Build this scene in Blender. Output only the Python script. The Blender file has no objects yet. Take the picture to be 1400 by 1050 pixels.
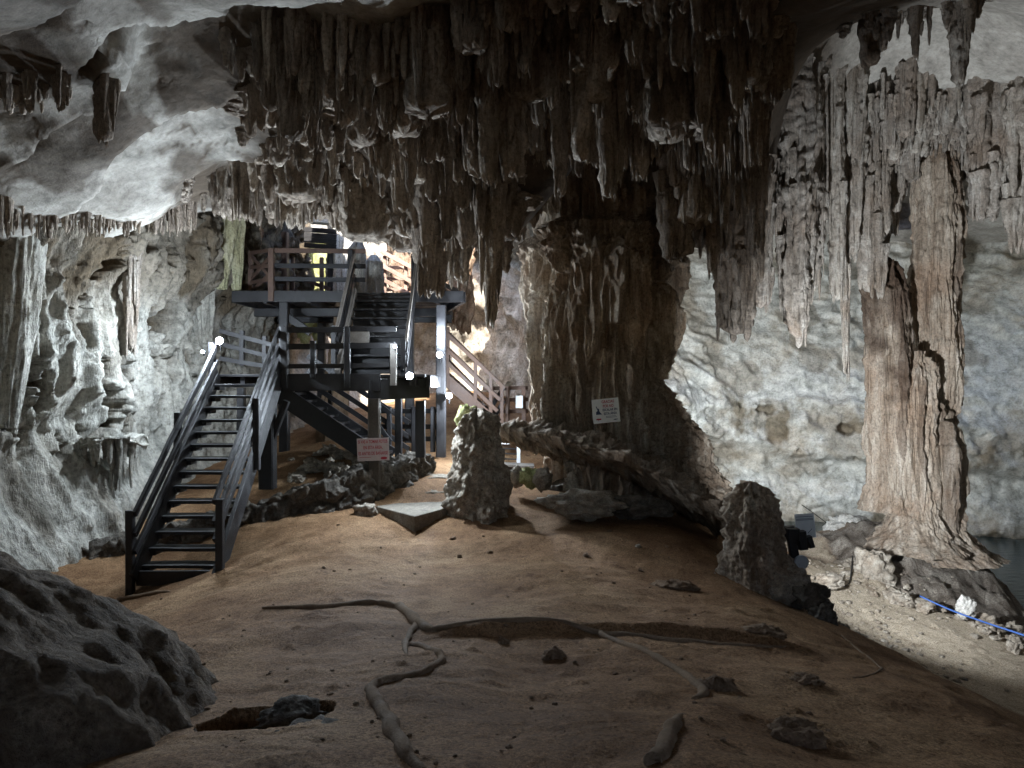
import bpy, bmesh, math, random
import numpy as np
from mathutils import Vector, Matrix

random.seed(7)
RNG = np.random.default_rng(11)
SC = bpy.context.scene
COL = SC.collection
R = math.radians
CZ, F = 2.75, 980.0            # eye height, focal length in photo pixels


def P(px, py, d):
    """a point seen at photo pixel (px, py) standing d metres ahead"""
    return Vector(((px - 700) / F * d, d, CZ + (525 - py) / F * d))


# ------------------------------------------------------------------ noise
_perm = np.random.default_rng(3).permutation(256)
_perm = np.concatenate([_perm, _perm, _perm]).astype(np.int32)
_g = np.array([[1, 1, 0], [-1, 1, 0], [1, -1, 0], [-1, -1, 0], [1, 0, 1], [-1, 0, 1], [1, 0, -1], [-1, 0, -1],
               [0, 1, 1], [0, -1, 1], [0, 1, -1], [0, -1, -1], [1, 1, 0], [-1, 1, 0], [0, -1, 1], [0, -1, -1]], np.float32)


def perlin(p):
    p = np.asarray(p, np.float32)
    i = np.floor(p).astype(np.int32)
    f = p - i
    i &= 255
    u = f * f * f * (f * (f * 6 - 15) + 10)
    out = 0
    for dx in (0, 1):
        for dy in (0, 1):
            for dz in (0, 1):
                h = _perm[_perm[_perm[i[..., 0] + dx] + i[..., 1] + dy] + i[..., 2] + dz] & 15
                g = _g[h]
                d = g[..., 0] * (f[..., 0] - dx) + g[..., 1] * (f[..., 1] - dy) + g[..., 2] * (f[..., 2] - dz)
                w = (u[..., 0] if dx else 1 - u[..., 0]) * (u[..., 1] if dy else 1 - u[..., 1]) * (u[..., 2] if dz else 1 - u[..., 2])
                out = out + w * d
    return out


def fbm(p, oct=4, lac=2.03, gain=0.5):
    p = np.asarray(p, np.float32)
    a, s, o = 1.0, 0, 0
    for k in range(oct):
        o = o + a * perlin(p + 17.3 * k)
        p = p * lac
        a *= gain
    return o


def ridged(p, oct=4, lac=2.1, gain=0.5):
    p = np.asarray(p, np.float32)
    a, o = 1.0, 0
    for k in range(oct):
        n = 1 - np.abs(perlin(p + 31.7 * k)) * 2
        o = o + a * n * n
        p = p * lac
        a *= gain
    return o


def worley(p, jit=0.9):
    """distance to nearest feature point and second nearest, 3-D"""
    p = np.asarray(p, np.float32)
    i = np.floor(p).astype(np.int32)
    f1 = np.full(p.shape[:-1], 9., np.float32)
    f2 = f1.copy()
    for dx in (-1, 0, 1):
        for dy in (-1, 0, 1):
            for dz in (-1, 0, 1):
                c = i + np.array([dx, dy, dz])
                ci = c & 255
                h = _perm[_perm[_perm[ci[..., 0]] + ci[..., 1]] + ci[..., 2]]
                q = np.stack([c[..., 0] + .5 + jit * (_perm[h] / 255. - .5), c[..., 1] + .5 + jit * (_perm[h + 57] / 255. - .5),
                              c[..., 2] + .5 + jit * (_perm[h + 131] / 255. - .5)], -1)
                d = np.sqrt(((q - p) ** 2).sum(-1)).astype(np.float32)
                f2 = np.minimum(f2, np.maximum(f1, d))
                f1 = np.minimum(f1, d)
    return f1, f2


def sstep(a, b, x):
    t = np.clip((x - a) / (b - a), 0, 1)
    return t * t * (3 - 2 * t)


class TPS:
    def __init__(self, pts, smooth=0.002):
        pts = np.array(pts, float)
        self.c = pts[:, :2]
        n = len(pts)
        K = self.k(self.c, self.c) + smooth * np.eye(n) * n * .1
        A = np.zeros((n + 3, n + 3))
        A[:n, :n] = K
        A[:n, n] = 1
        A[:n, n + 1:] = self.c
        A[n, :n] = 1
        A[n + 1:, :n] = self.c.T
        self.w = np.linalg.solve(A, np.concatenate([pts[:, 2], np.zeros(3)]))

    @staticmethod
    def k(a, b):
        r2 = ((a[:, None, :] - b[None]) ** 2).sum(-1)
        return 0.5 * r2 * np.log(r2 + 1e-9)

    def __call__(self, x, y):
        x, y = np.broadcast_arrays(np.asarray(x, float), np.asarray(y, float))
        q = np.stack([x.ravel(), y.ravel()], -1)
        out = np.empty(len(q))
        n = len(self.c)
        for s in range(0, len(q), 40000):
            k = self.k(q[s:s + 40000], self.c)
            out[s:s + 40000] = k @ self.w[:n] + self.w[n] + q[s:s + 40000] @ self.w[n + 1:]
        return out.reshape(x.shape)


# ------------------------------------------------------------------ mesh helpers
def mesh_np(name, verts, quads, mat=None, parent=None, smooth=True, attrs=None):
    verts = np.asarray(verts, np.float32).reshape(-1, 3)
    quads = np.asarray(quads, np.int32)
    me = bpy.data.meshes.new(name)
    me.vertices.add(len(verts))
    me.vertices.foreach_set('co', verts.ravel())
    nf, k = quads.shape
    me.loops.add(nf * k)
    me.loops.foreach_set('vertex_index', quads.ravel())
    me.polygons.add(nf)
    me.polygons.foreach_set('loop_start', np.arange(0, nf * k, k, dtype=np.int32))
    me.polygons.foreach_set('use_smooth', np.full(nf, smooth))
    me.update(calc_edges=True)
    for an, av in (attrs or {}).items():
        at = me.attributes.new(an, 'FLOAT', 'POINT')
        at.data.foreach_set('value', np.asarray(av, np.float32).ravel())
    o = bpy.data.objects.new(name, me)
    COL.objects.link(o)
    if mat:
        me.materials.append(mat)
    if parent:
        o.parent = parent
    return o


def grid_quads(nu, nv, wrap=False, off=0):
    """vertex (i, j) has index i*nv+j"""
    iu = np.arange(nu if wrap else nu - 1)
    jv = np.arange(nv - 1)
    I, J = np.meshgrid(iu, jv, indexing='ij')
    I2 = (I + 1) % nu
    return np.stack([I * nv + J, I2 * nv + J, I2 * nv + J + 1, I * nv + J + 1], -1).reshape(-1, 4) + off


def tag(o, label=None, cat=None, group=None, kind=None):
    if label:
        o['label'] = label
    if cat:
        o['category'] = cat
    if group:
        o['group'] = group
    if kind:
        o['kind'] = kind
    return o


def empty(name, loc=(0, 0, 0)):
    o = bpy.data.objects.new(name, None)
    o.empty_display_size = .2
    o.location = loc
    COL.objects.link(o)
    return o


class MB:
    """collects boxes, bars and tubes into one mesh object"""

    def __init__(s):
        s.v, s.f = [], []

    def bar(s, a, b, w, h, up=(0, 0, 1), jit=0.0):
        a, b = Vector(a), Vector(b)
        d = (b - a)
        L = d.length
        d.normalize()
        up = Vector(up)
        if abs(d.dot(up)) > .98:
            up = Vector((0, 1, 0))
        sd = d.cross(up).normalized()
        u = sd.cross(d).normalized()
        n = max(2, min(9, int(L / .35) + 1))
        c = min(w, h) * .09
        prof = [(-w / 2 + c, -h / 2), (w / 2 - c, -h / 2), (w / 2, -h / 2 + c), (w / 2, h / 2 - c),
                (w / 2 - c, h / 2), (-w / 2 + c, h / 2), (-w / 2, h / 2 - c), (-w / 2, -h / 2 + c)]
        base = len(s.v)
        for k in range(n):
            p = a + d * (L * k / (n - 1))
            ox, oy = (random.uniform(-1, 1) * jit, random.uniform(-1, 1) * jit)
            for (x, y) in prof:
                s.v.append(p + sd * (x + ox + random.uniform(-1, 1) * jit * .4) + u * (y + oy + random.uniform(-1, 1) * jit * .4))
        for k in range(n - 1):
            for j in range(8):
                q = base + k * 8
                s.f.append((q + j, q + (j + 1) % 8, q + 8 + (j + 1) % 8, q + 8 + j))
        s.f.append(tuple(base + j for j in range(7, -1, -1)))
        s.f.append(tuple(base + (n - 1) * 8 + j for j in range(8)))
        return s

    def tube(s, pts, rads, n=8, squash=1.0):
        pts = [Vector(p) for p in pts]
        base = len(s.v)
        for k, p in enumerate(pts):
            t = (pts[min(k + 1, len(pts) - 1)] - pts[max(k - 1, 0)]).normalized()
            up = Vector((0, 0, 1)) if abs(t.z) < .95 else Vector((0, 1, 0))
            sd = t.cross(up).normalized()
            u = sd.cross(t).normalized()
            r = rads[k] if hasattr(rads, '__len__') else rads
            for j in range(n):
                a = 2 * math.pi * j / n
                s.v.append(p + sd * (r * math.cos(a)) + u * (r * math.sin(a) * squash))
        for k in range(len(pts) - 1):
            for j in range(n):
                q = base + k * n
                s.f.append((q + j, q + (j + 1) % n, q + n + (j + 1) % n, q + n + j))
        s.f.append(tuple(base + j for j in range(n - 1, -1, -1)))
        s.f.append(tuple(base + (len(pts) - 1) * n + j for j in range(n)))
        return s

    def poly(s, pts, a, b):
        """prism: flat outline pts (world points) shifted from offset a to offset b"""
        a, b = Vector(a), Vector(b)
        base = len(s.v)
        n = len(pts)
        for p in pts:
            s.v.append(Vector(p) + a)
        for p in pts:
            s.v.append(Vector(p) + b)
        s.f.append(tuple(base + j for j in range(n - 1, -1, -1)))
        s.f.append(tuple(base + n + j for j in range(n)))
        for j in range(n):
            s.f.append((base + j, base + (j + 1) % n, base + n + (j + 1) % n, base + n + j))
        return s

    def build(s, name, mat, parent=None, smooth=False):
        me = bpy.data.meshes.new(name)
        me.from_pydata([tuple(v) for v in s.v], [], s.f)
        bm = bmesh.new()
        bm.from_mesh(me)
        bmesh.ops.recalc_face_normals(bm, faces=bm.faces)
        bm.to_mesh(me)
        bm.free()
        if smooth:
            me.polygons.foreach_set('use_smooth', [True] * len(me.polygons))
        me.materials.append(mat)
        o = bpy.data.objects.new(name, me)
        COL.objects.link(o)
        if parent:
            o.parent = parent
            o.matrix_parent_inverse = Matrix.Translation(-Vector(parent.location))
        return o


# ------------------------------------------------------------------ materials
def nodes(name):
    m = bpy.data.materials.new(name)
    m.use_nodes = True
    nt = m.node_tree
    b = nt.nodes['Principled BSDF']
    return m, nt, b


def N(nt, t, **kw):
    n = nt.nodes.new(t)
    for k, v in kw.items():
        if k in n.inputs:
            n.inputs[k].default_value = v
        else:
            setattr(n, k, v)
    return n


def noise_node(nt, vec, scale, detail=6, rough=.6, dist=0.0):
    n = N(nt, 'ShaderNodeTexNoise')
    n.inputs['Scale'].default_value = scale
    n.inputs['Detail'].default_value = detail
    n.inputs['Roughness'].default_value = rough
    n.inputs['Distortion'].default_value = dist
    nt.links.new(vec, n.inputs['Vector'])
    return n


def ramp(nt, fac, stops):
    r = N(nt, 'ShaderNodeValToRGB')
    el = r.color_ramp.elements
    while len(el) < len(stops):
        el.new(.5)
    for e, (p, c) in zip(el, stops):
        e.position = p
        e.color = (*c, 1) if len(c) == 3 else c
    nt.links.new(fac, r.inputs['Fac'])
    return r


def mix(nt, fac, a, b, mode='MIX'):
    n = N(nt, 'ShaderNodeMix', data_type='RGBA', blend_type=mode)
    if isinstance(fac, (int, float)):
        n.inputs[0].default_value = fac
    else:
        nt.links.new(fac, n.inputs[0])
    for s, v in ((6, a), (7, b)):
        if isinstance(v, tuple):
            n.inputs[s].default_value = (*v, 1)
        else:
            nt.links.new(v, n.inputs[s])
    return n.outputs[2]


def math_n(nt, op, a, b=None, clamp=False):
    n = N(nt, 'ShaderNodeMath', operation=op)
    n.use_clamp = clamp
    for i, v in enumerate((a, b)):
        if v is None:
            continue
        if isinstance(v, (int, float)):
            n.inputs[i].default_value = v
        else:
            nt.links.new(v, n.inputs[i])
    return n.outputs[0]


def rock_mat(name, c_dark, c_mid, c_light, stain, stain_amt=.5, zs=.35, bump=.6, scale=1.0, rough=.85, streak=.4, spec=.25, tint_attr=None, tint2=None, crack=0.0, speck=.9):
    """rock: three-tone mottling, down-flow streaks (texture stretched along z), stains, fine relief"""
    m, nt, b = nodes(name)
    geo = N(nt, 'ShaderNodeNewGeometry')
    mp = N(nt, 'ShaderNodeMapping')
    mp.inputs['Scale'].default_value = (1, 1, zs)
    nt.links.new(geo.outputs['Position'], mp.inputs['Vector'])
    v0, v1 = geo.outputs['Position'], mp.outputs['Vector']
    n1 = noise_node(nt, v0, .55 * scale, 7, .62, .4)
    n2 = noise_node(nt, v1, 3.2 * scale, 8, .66, .3)
    n3 = noise_node(nt, v0, 14 * scale, 6, .7)
    base = ramp(nt, n2.outputs['Fac'], [(.32, c_dark), (.5, c_mid), (.68, c_light)])
    s1 = ramp(nt, n1.outputs['Fac'], [(.45, (0, 0, 0)), (.66, (1, 1, 1))])
    c = mix(nt, math_n(nt, 'MULTIPLY', s1.outputs['Color'], stain_amt), base.outputs['Color'], stain)
    n4 = noise_node(nt, v0, 1.1 * scale, 9, .72, .8)
    k = ramp(nt, n4.outputs['Fac'], [(.56, (1, 1, 1)), (.68, tuple(x * .42 for x in (1, 1, 1)))])
    c = mix(nt, streak, c, mix(nt, 1.0, c, k.outputs['Color'], 'MULTIPLY'))
    sp = ramp(nt, n3.outputs['Fac'], [(.3, (.4, .37, .34)), (.47, (.95, .95, .95)), (.7, (1.4, 1.38, 1.34))])
    c = mix(nt, speck, c, mix(nt, 1.0, c, sp.outputs['Color'], 'MULTIPLY'))
    if tint_attr:
        a = N(nt, 'ShaderNodeAttribute', attribute_name=tint_attr)
        c2 = mix(nt, 1.0, c, tint2, 'MULTIPLY')
        c = mix(nt, a.outputs['Fac'], c, c2)
    nt.links.new(c, b.inputs['Base Color'])
    b.inputs['Roughness'].default_value = rough
    b.inputs['Specular IOR Level'].default_value = spec
    h = math_n(nt, 'ADD', math_n(nt, 'MULTIPLY', n2.outputs['Fac'], 1.0), math_n(nt, 'MULTIPLY', n3.outputs['Fac'], .35))
    n5 = noise_node(nt, v0, 40 * scale, 5, .75)
    h = math_n(nt, 'ADD', h, math_n(nt, 'MULTIPLY', n5.outputs['Fac'], .16))
    mp6 = N(nt, 'ShaderNodeMapping')
    mp6.inputs['Scale'].default_value = (1, 1, min(1.0, zs * .6))
    nt.links.new(v0, mp6.inputs['Vector'])
    n6 = noise_node(nt, mp6.outputs['Vector'], 11 * scale, 5, .65)
    h = math_n(nt, 'ADD', h, math_n(nt, 'MULTIPLY', n6.outputs['Fac'], .5))
    if crack:
        vo = N(nt, 'ShaderNodeTexVoronoi', feature='DISTANCE_TO_EDGE')
        vo.inputs['Scale'].default_value = .8 * scale
        wv = mix(nt, .3, v0, n2.outputs['Color'], 'ADD')
        nt.links.new(wv, vo.inputs['Vector'])
        ck = ramp(nt, vo.outputs['Distance'], [(0, (0, 0, 0)), (.035, (1, 1, 1))])
        gate = ramp(nt, n1.outputs['Fac'], [(.48, (0, 0, 0)), (.6, (1, 1, 1))])
        ci = math_n(nt, 'MAXIMUM', ck.outputs['Color'], math_n(nt, 'SUBTRACT', 1.0, gate.outputs['Color']))
        h = math_n(nt, 'ADD', h, math_n(nt, 'MULTIPLY', ci, crack))
    bp = N(nt, 'ShaderNodeBump')
    bp.inputs['Strength'].default_value = bump
    bp.inputs['Distance'].default_value = .17 / scale
    nt.links.new(h, bp.inputs['Height'])
    nt.links.new(bp.outputs['Normal'], b.inputs['Normal'])
    return m


def wood_mat(name, c1, c2, rough=.55, spec=.4, grain_axis=2, bump=.35):
    m, nt, b = nodes(name)
    tc = N(nt, 'ShaderNodeNewGeometry')
    n0 = noise_node(nt, tc.outputs['Position'], 2.2, 5, .6, .6)
    n1 = noise_node(nt, tc.outputs['Position'], 34, 6, .7, 1.5)
    f = math_n(nt, 'ADD', math_n(nt, 'MULTIPLY', n0.outputs['Fac'], .55), math_n(nt, 'MULTIPLY', n1.outputs['Fac'], .45))
    r = ramp(nt, f, [(.36, c1), (.62, c2)])
    nt.links.new(r.outputs['Color'], b.inputs['Base Color'])
    rr = ramp(nt, n0.outputs['Fac'], [(.35, (rough - .15,) * 3), (.65, (rough + .2,) * 3)])
    nt.links.new(rr.outputs['Color'], b.inputs['Roughness'])
    b.inputs['Specular IOR Level'].default_value = spec
    bp = N(nt, 'ShaderNodeBump')
    bp.inputs['Strength'].default_value = bump
    bp.inputs['Distance'].default_value = .02
    nt.links.new(n1.outputs['Fac'], bp.inputs['Height'])
    nt.links.new(bp.outputs['Normal'], b.inputs['Normal'])
    return m


def plain_mat(name, c, rough=.5, spec=.4, metal=0.0, dirt=.25, emis=None, estr=0):
    m, nt, b = nodes(name)
    g = N(nt, 'ShaderNodeNewGeometry')
    n = noise_node(nt, g.outputs['Position'], 11, 6, .7)
    r = ramp(nt, n.outputs['Fac'], [(.35, tuple(x * (1 - dirt) for x in c)), (.65, c)])
    nt.links.new(r.outputs['Color'], b.inputs['Base Color'])
    b.inputs['Roughness'].default_value = rough
    b.inputs['Specular IOR Level'].default_value = spec
    b.inputs['Metallic'].default_value = metal
    if emis:
        b.inputs['Emission Color'].default_value = (*emis, 1)
        b.inputs['Emission Strength'].default_value = estr
    return m


M = {}
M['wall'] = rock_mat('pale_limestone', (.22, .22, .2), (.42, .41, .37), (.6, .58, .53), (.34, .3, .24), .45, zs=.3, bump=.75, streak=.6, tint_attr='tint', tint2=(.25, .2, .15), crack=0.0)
M['wallr'] = rock_mat('smooth_limestone', (.25, .25, .225), (.47, .465, .43), (.64, .63, .59), (.4, .31, .21), .45, zs=.8, bump=.6, streak=.75, tint_attr='tint', tint2=(.42, .36, .29), crack=.0, speck=.6)
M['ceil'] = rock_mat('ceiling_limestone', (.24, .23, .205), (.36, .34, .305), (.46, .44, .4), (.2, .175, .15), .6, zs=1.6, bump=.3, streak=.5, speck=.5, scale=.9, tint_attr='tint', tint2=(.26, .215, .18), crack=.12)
M['brown'] = rock_mat('brown_dripstone', (.125, .104, .085), (.275, .23, .19), (.46, .4, .345), (.24, .17, .12), .35, zs=.22, bump=.9, streak=.5, scale=1.6, tint_attr='tint', tint2=(1.7, 1.75, 1.75))
M['grey'] = rock_mat('grey_dripstone', (.15, .125, .1), (.29, .255, .22), (.44, .41, .37), (.2, .135, .09), .5, zs=.22, bump=.9, streak=.5, scale=1.6, tint_attr='tint', tint2=(1.35, 1.38, 1.38))
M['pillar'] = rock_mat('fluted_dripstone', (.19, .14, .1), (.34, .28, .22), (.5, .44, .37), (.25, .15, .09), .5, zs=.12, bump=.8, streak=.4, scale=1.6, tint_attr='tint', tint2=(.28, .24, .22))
M['column'] = rock_mat('column_dripstone', (.13, .095, .068), (.28, .22, .165), (.52, .46, .385), (.28, .17, .1), .5, zs=.12, bump=.9, streak=.45, scale=1.6, tint_attr='tint', tint2=(1.7, 1.75, 1.75))
M['boulder'] = rock_mat('dark_boulder', (.085, .062, .042), (.165, .125, .09), (.31, .25, .19), (.14, .095, .06), .5, zs=1, bump=1.2, streak=.5, scale=2.2)
M['stone'] = rock_mat('loose_stone', (.17, .14, .11), (.31, .27, .22), (.46, .42, .36), (.24, .17, .11), .4, zs=1, bump=.8, streak=.5, scale=3)
M['darkstone'] = rock_mat('dark_stone', (.05, .045, .04), (.1, .088, .075), (.19, .17, .145), (.12, .09, .06), .4, zs=1, bump=.8, streak=.5, scale=3)
M['clod'] = rock_mat('earth_clod', (.11, .07, .042), (.19, .125, .08), (.29, .2, .13), (.16, .1, .06), .4, zs=1, bump=.8, streak=.4, scale=3)
M['mossy'] = rock_mat('mossy_stone', (.2, .22, .08), (.36, .36, .17), (.5, .5, .3), (.3, .3, .1), .5, zs=.6, bump=.8, streak=.4, scale=2.5)
M['concrete'] = rock_mat('concrete', (.12, .105, .085), (.18, .16, .13), (.26, .235, .195), (.12, .095, .07), .5, zs=1, bump=.4, streak=.4, scale=3)
M['ochre'] = rock_mat('ochre_dripstone', (.16, .105, .07), (.28, .2, .14), (.42, .34, .26), (.27, .145, .085), .5, zs=.3, bump=.9, streak=.5, scale=1.6)
M['backwall'] = rock_mat('stained_limestone', (.25, .22, .18), (.42, .385, .33), (.56, .52, .46), (.34, .22, .13), .5, zs=.5, bump=.9, streak=.5)
M['yellow'] = rock_mat('algae_dripstone', (.24, .22, .12), (.42, .39, .25), (.58, .55, .42), (.26, .3, .18), .5, zs=.2, bump=.8, streak=.4, scale=1.6)
M['paletrunk'] = rock_mat('white_dripstone', (.36, .34, .31), (.52, .5, .46), (.68, .66, .62), (.4, .36, .3), .4, zs=.15, bump=.8, streak=.4, scale=1.8)
M['wood'] = wood_mat('dark_wood', (.008, .008, .01), (.03, .029, .031), .45, .4)
M['woodgrey'] = wood_mat('weathered_wood', (.09, .08, .07), (.22, .2, .18), .6, .35)
M['woodred'] = wood_mat('reddish_wood', (.06, .036, .028), (.14, .088, .066), .6, .35)
M['woodpink'] = wood_mat('sunlit_wood', (.22, .14, .11), (.4, .28, .23), .65, .3)  # pale pink tone carries the sunlight on the far fence
M['post'] = wood_mat('post_wood', (.03, .026, .022), (.1, .085, .07), .7, .3)
M['root'] = wood_mat('root_bark', (.13, .088, .056), (.28, .2, .135), .85, .2, bump=.9)
M['black'] = plain_mat('black_plastic', (.02, .02, .022), .45, .4)
M['white'] = plain_mat('white_board', (.72, .73, .74), .5, .4, dirt=.12)
M['signwhite'] = plain_mat('sign_white', (.74, .74, .73), .45, .4, dirt=.15)
M['signpink'] = plain_mat('sign_pale', (.6, .53, .53), .5, .4, dirt=.15)
M['red'] = plain_mat('sign_red', (.42, .04, .06), .5, .3, dirt=.1)
M['navy'] = plain_mat('sign_navy', (.03, .05, .11), .5, .3, dirt=.1)
M['greydisc'] = plain_mat('grey_metal', (.42, .44, .46), .4, .5)
M['blue'] = plain_mat('blue_rope', (.05, .11, .32), .6, .2)
M['cable'] = plain_mat('cable_rubber', (.02, .018, .016), .6, .3)
M['pipe'] = plain_mat('pale_pipe', (.6, .6, .58), .5, .4)
M['green'] = plain_mat('green_panel', (.06, .3, .12), .5, .4)
M['lens'] = plain_mat('lamp_lens', (.9, .95, 1), .3, .4, emis=(.75, .88, 1), estr=60)


def ground_mat():
    m, nt, b = nodes('sandy_earth')
    g = N(nt, 'ShaderNodeNewGeometry')
    v = g.outputs['Position']
    n1 = noise_node(nt, v, .7, 8, .6, .5)
    n2 = noise_node(nt, v, 6, 8, .68)
    n3 = noise_node(nt, v, 45, 5, .7)
    base = ramp(nt, n1.outputs['Fac'], [(.3, (.17, .094, .048)), (.5, (.27, .162, .088)), (.7, (.36, .24, .138))])
    k = ramp(nt, n2.outputs['Fac'], [(.35, (.7, .67, .64)), (.55, (1, 1, 1)), (.75, (1.12, 1.12, 1.12))])
    c = mix(nt, .85, base.outputs['Color'], mix(nt, 1.0, base.outputs['Color'], k.outputs['Color'], 'MULTIPLY'))
    sandc = ramp(nt, n2.outputs['Fac'], [(.3, (.42, .35, .26)), (.6, (.58, .5, .39))])
    a = N(nt, 'ShaderNodeAttribute', attribute_name='sand')
    c = mix(nt, a.outputs['Fac'], c, sandc.outputs['Color'])
    mp = N(nt, 'ShaderNodeMapping')
    mp.inputs['Scale'].default_value = (1, 1, .35)
    nt.links.new(v, mp.inputs['Vector'])
    n4 = noise_node(nt, mp.outputs['Vector'], 3.2, 9, .68, .6)
    rockc = ramp(nt, n4.outputs['Fac'], [(.3, (.11, .088, .07)), (.5, (.22, .19, .16)), (.7, (.4, .37, .32))])
    a2 = N(nt, 'ShaderNodeAttribute', attribute_name='rock')
    c = mix(nt, a2.outputs['Fac'], c, rockc.outputs['Color'])
    n6 = noise_node(nt, v, 2.4, 9, .75, .5)
    deb = ramp(nt, n6.outputs['Fac'], [(.56, (1, 1, 1)), (.68, (.5, .45, .42))])
    c = mix(nt, 1.0, c, deb.outputs['Color'], 'MULTIPLY')
    gr = ramp(nt, n3.outputs['Fac'], [(.36, (.42, .38, .35)), (.5, (1, 1, 1)), (.64, (1.4, 1.38, 1.35))])
    n8 = noise_node(nt, v, 150, 3, .6)
    g8 = ramp(nt, n8.outputs['Fac'], [(.38, (.55, .52, .5)), (.52, (1, 1, 1)), (.66, (1.4, 1.4, 1.4))])
    c = mix(nt, .7, c, mix(nt, 1.0, c, g8.outputs['Color'], 'MULTIPLY'))
    c = mix(nt, .9, c, mix(nt, 1.0, c, gr.outputs['Color'], 'MULTIPLY'))
    nt.links.new(c, b.inputs['Base Color'])
    b.inputs['Roughness'].default_value = .8
    b.inputs['Specular IOR Level'].default_value = .12
    h = math_n(nt, 'ADD', math_n(nt, 'MULTIPLY', n2.outputs['Fac'], .7), math_n(nt, 'MULTIPLY', n3.outputs['Fac'], .3))
    h = math_n(nt, 'ADD', h, math_n(nt, 'MULTIPLY', math_n(nt, 'MULTIPLY', n4.outputs['Fac'], a2.outputs['Fac']), 1.5))
    bp = N(nt, 'ShaderNodeBump')
    bp.inputs['Strength'].default_value = .8
    bp.inputs['Distance'].default_value = .07
    nt.links.new(h, bp.inputs['Height'])
    nt.links.new(bp.outputs['Normal'], b.inputs['Normal'])
    return m


M['ground'] = ground_mat()


def water_mat():
    m, nt, b = nodes('cave_water')
    b.inputs['Base Color'].default_value = (.012, .03, .034, 1)
    b.inputs['Roughness'].default_value = .06
    b.inputs['IOR'].default_value = 1.33
    g = N(nt, 'ShaderNodeNewGeometry')
    mp = N(nt, 'ShaderNodeMapping')
    mp.inputs['Scale'].default_value = (.7, 2.2, 1)
    nt.links.new(g.outputs['Position'], mp.inputs['Vector'])
    n = noise_node(nt, mp.outputs['Vector'], 3.5, 4, .55)
    bp = N(nt, 'ShaderNodeBump')
    bp.inputs['Strength'].default_value = .25
    bp.inputs['Distance'].default_value = .05
    nt.links.new(n.outputs['Fac'], bp.inputs['Height'])
    nt.links.new(bp.outputs['Normal'], b.inputs['Normal'])
    return m


M['water'] = water_mat()

# ------------------------------------------------------------------ terrain surface
WATER_Z = -2.2
gp = []
for q in [(700, 1050, 3.1), (400, 1050, 3.1), (1000, 1050, 3.1), (1250, 1050, 3.6), (1400, 1050, 4.0),
          (500, 960, 4.3), (800, 960, 4.4), (1100, 960, 4.7), (1300, 960, 5.2), (250, 930, 5.2),
          (500, 860, 6.2), (800, 870, 6.3), (1000, 870, 6.6), (1150, 880, 7.2), (300, 860, 7.0),
          (400, 790, 8.6), (240, 800, 9.75), (400, 742, 10.3), (560, 722, 11.2), (700, 692, 12.2), (850, 700, 11.8),
          (950, 740, 10.8), (700, 780, 9), (850, 790, 8.8), (1000, 800, 9.2), (1070, 825, 9.1), (560, 780, 9.1),
          (1130, 848, 8.7), (1250, 925, 6.9), (1400, 995, 5.6),
          (1110, 765, 15.5), (1135, 835, 12.6), (1250, 905, 10.5), (1400, 975, 9), (1180, 830, 13), (1300, 880, 11.8), (1400, 930, 10.5),
          (1200, 720, 16.3), (1260, 715, 16.0), (1300, 725, 15.8), (1190, 785, 14.4), (1250, 810, 14), (1325, 780, 15.3), (1400, 860, 13.6), (1345, 800, 17.2),
          (1395, 825, 16.2), (1140, 728, 18), (150, 795, 10.3), (40, 800, 10), (150, 840, 9),
          (330, 690, 12.6), (420, 660, 13.2), (400, 622, 15), (480, 622, 15), (600, 640, 14), (650, 622, 16.5), (720, 640, 16), (420, 600, 18),
          (500, 570, 21), (700, 570, 21), (880, 650, 17)]:
    p = P(*q)
    gp.append(tuple(p))
gp += [(0, 0, 1.15), (-4, 0, 1.2), (4, 0, .9), (0, -6, 1.3), (-8, -5, 1.4), (9, -4, .3), (9, 2, -.6), (12, 6, -1.4), (-9, 4, 1.0), (-8, 8, .4),
       (5.2, 13, -.6), (3.5, 20, -.6), (10, 22, -3.2), (15, 22, -3.2), (18, 18, -3.0), (16, 13, -2.2), (6, 22, -2.7), (8, 27, -3.5), (18, 26, -3.5),
       (-7, 15, .7), (-7, 20, 1.4), (-4, 25, 2.2), (1, 25, 2.0), (13, 17.5, -2.4), (11, 19, -2.7), (7.2, 20, -2.3)]
GT = TPS(gp)


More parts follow.
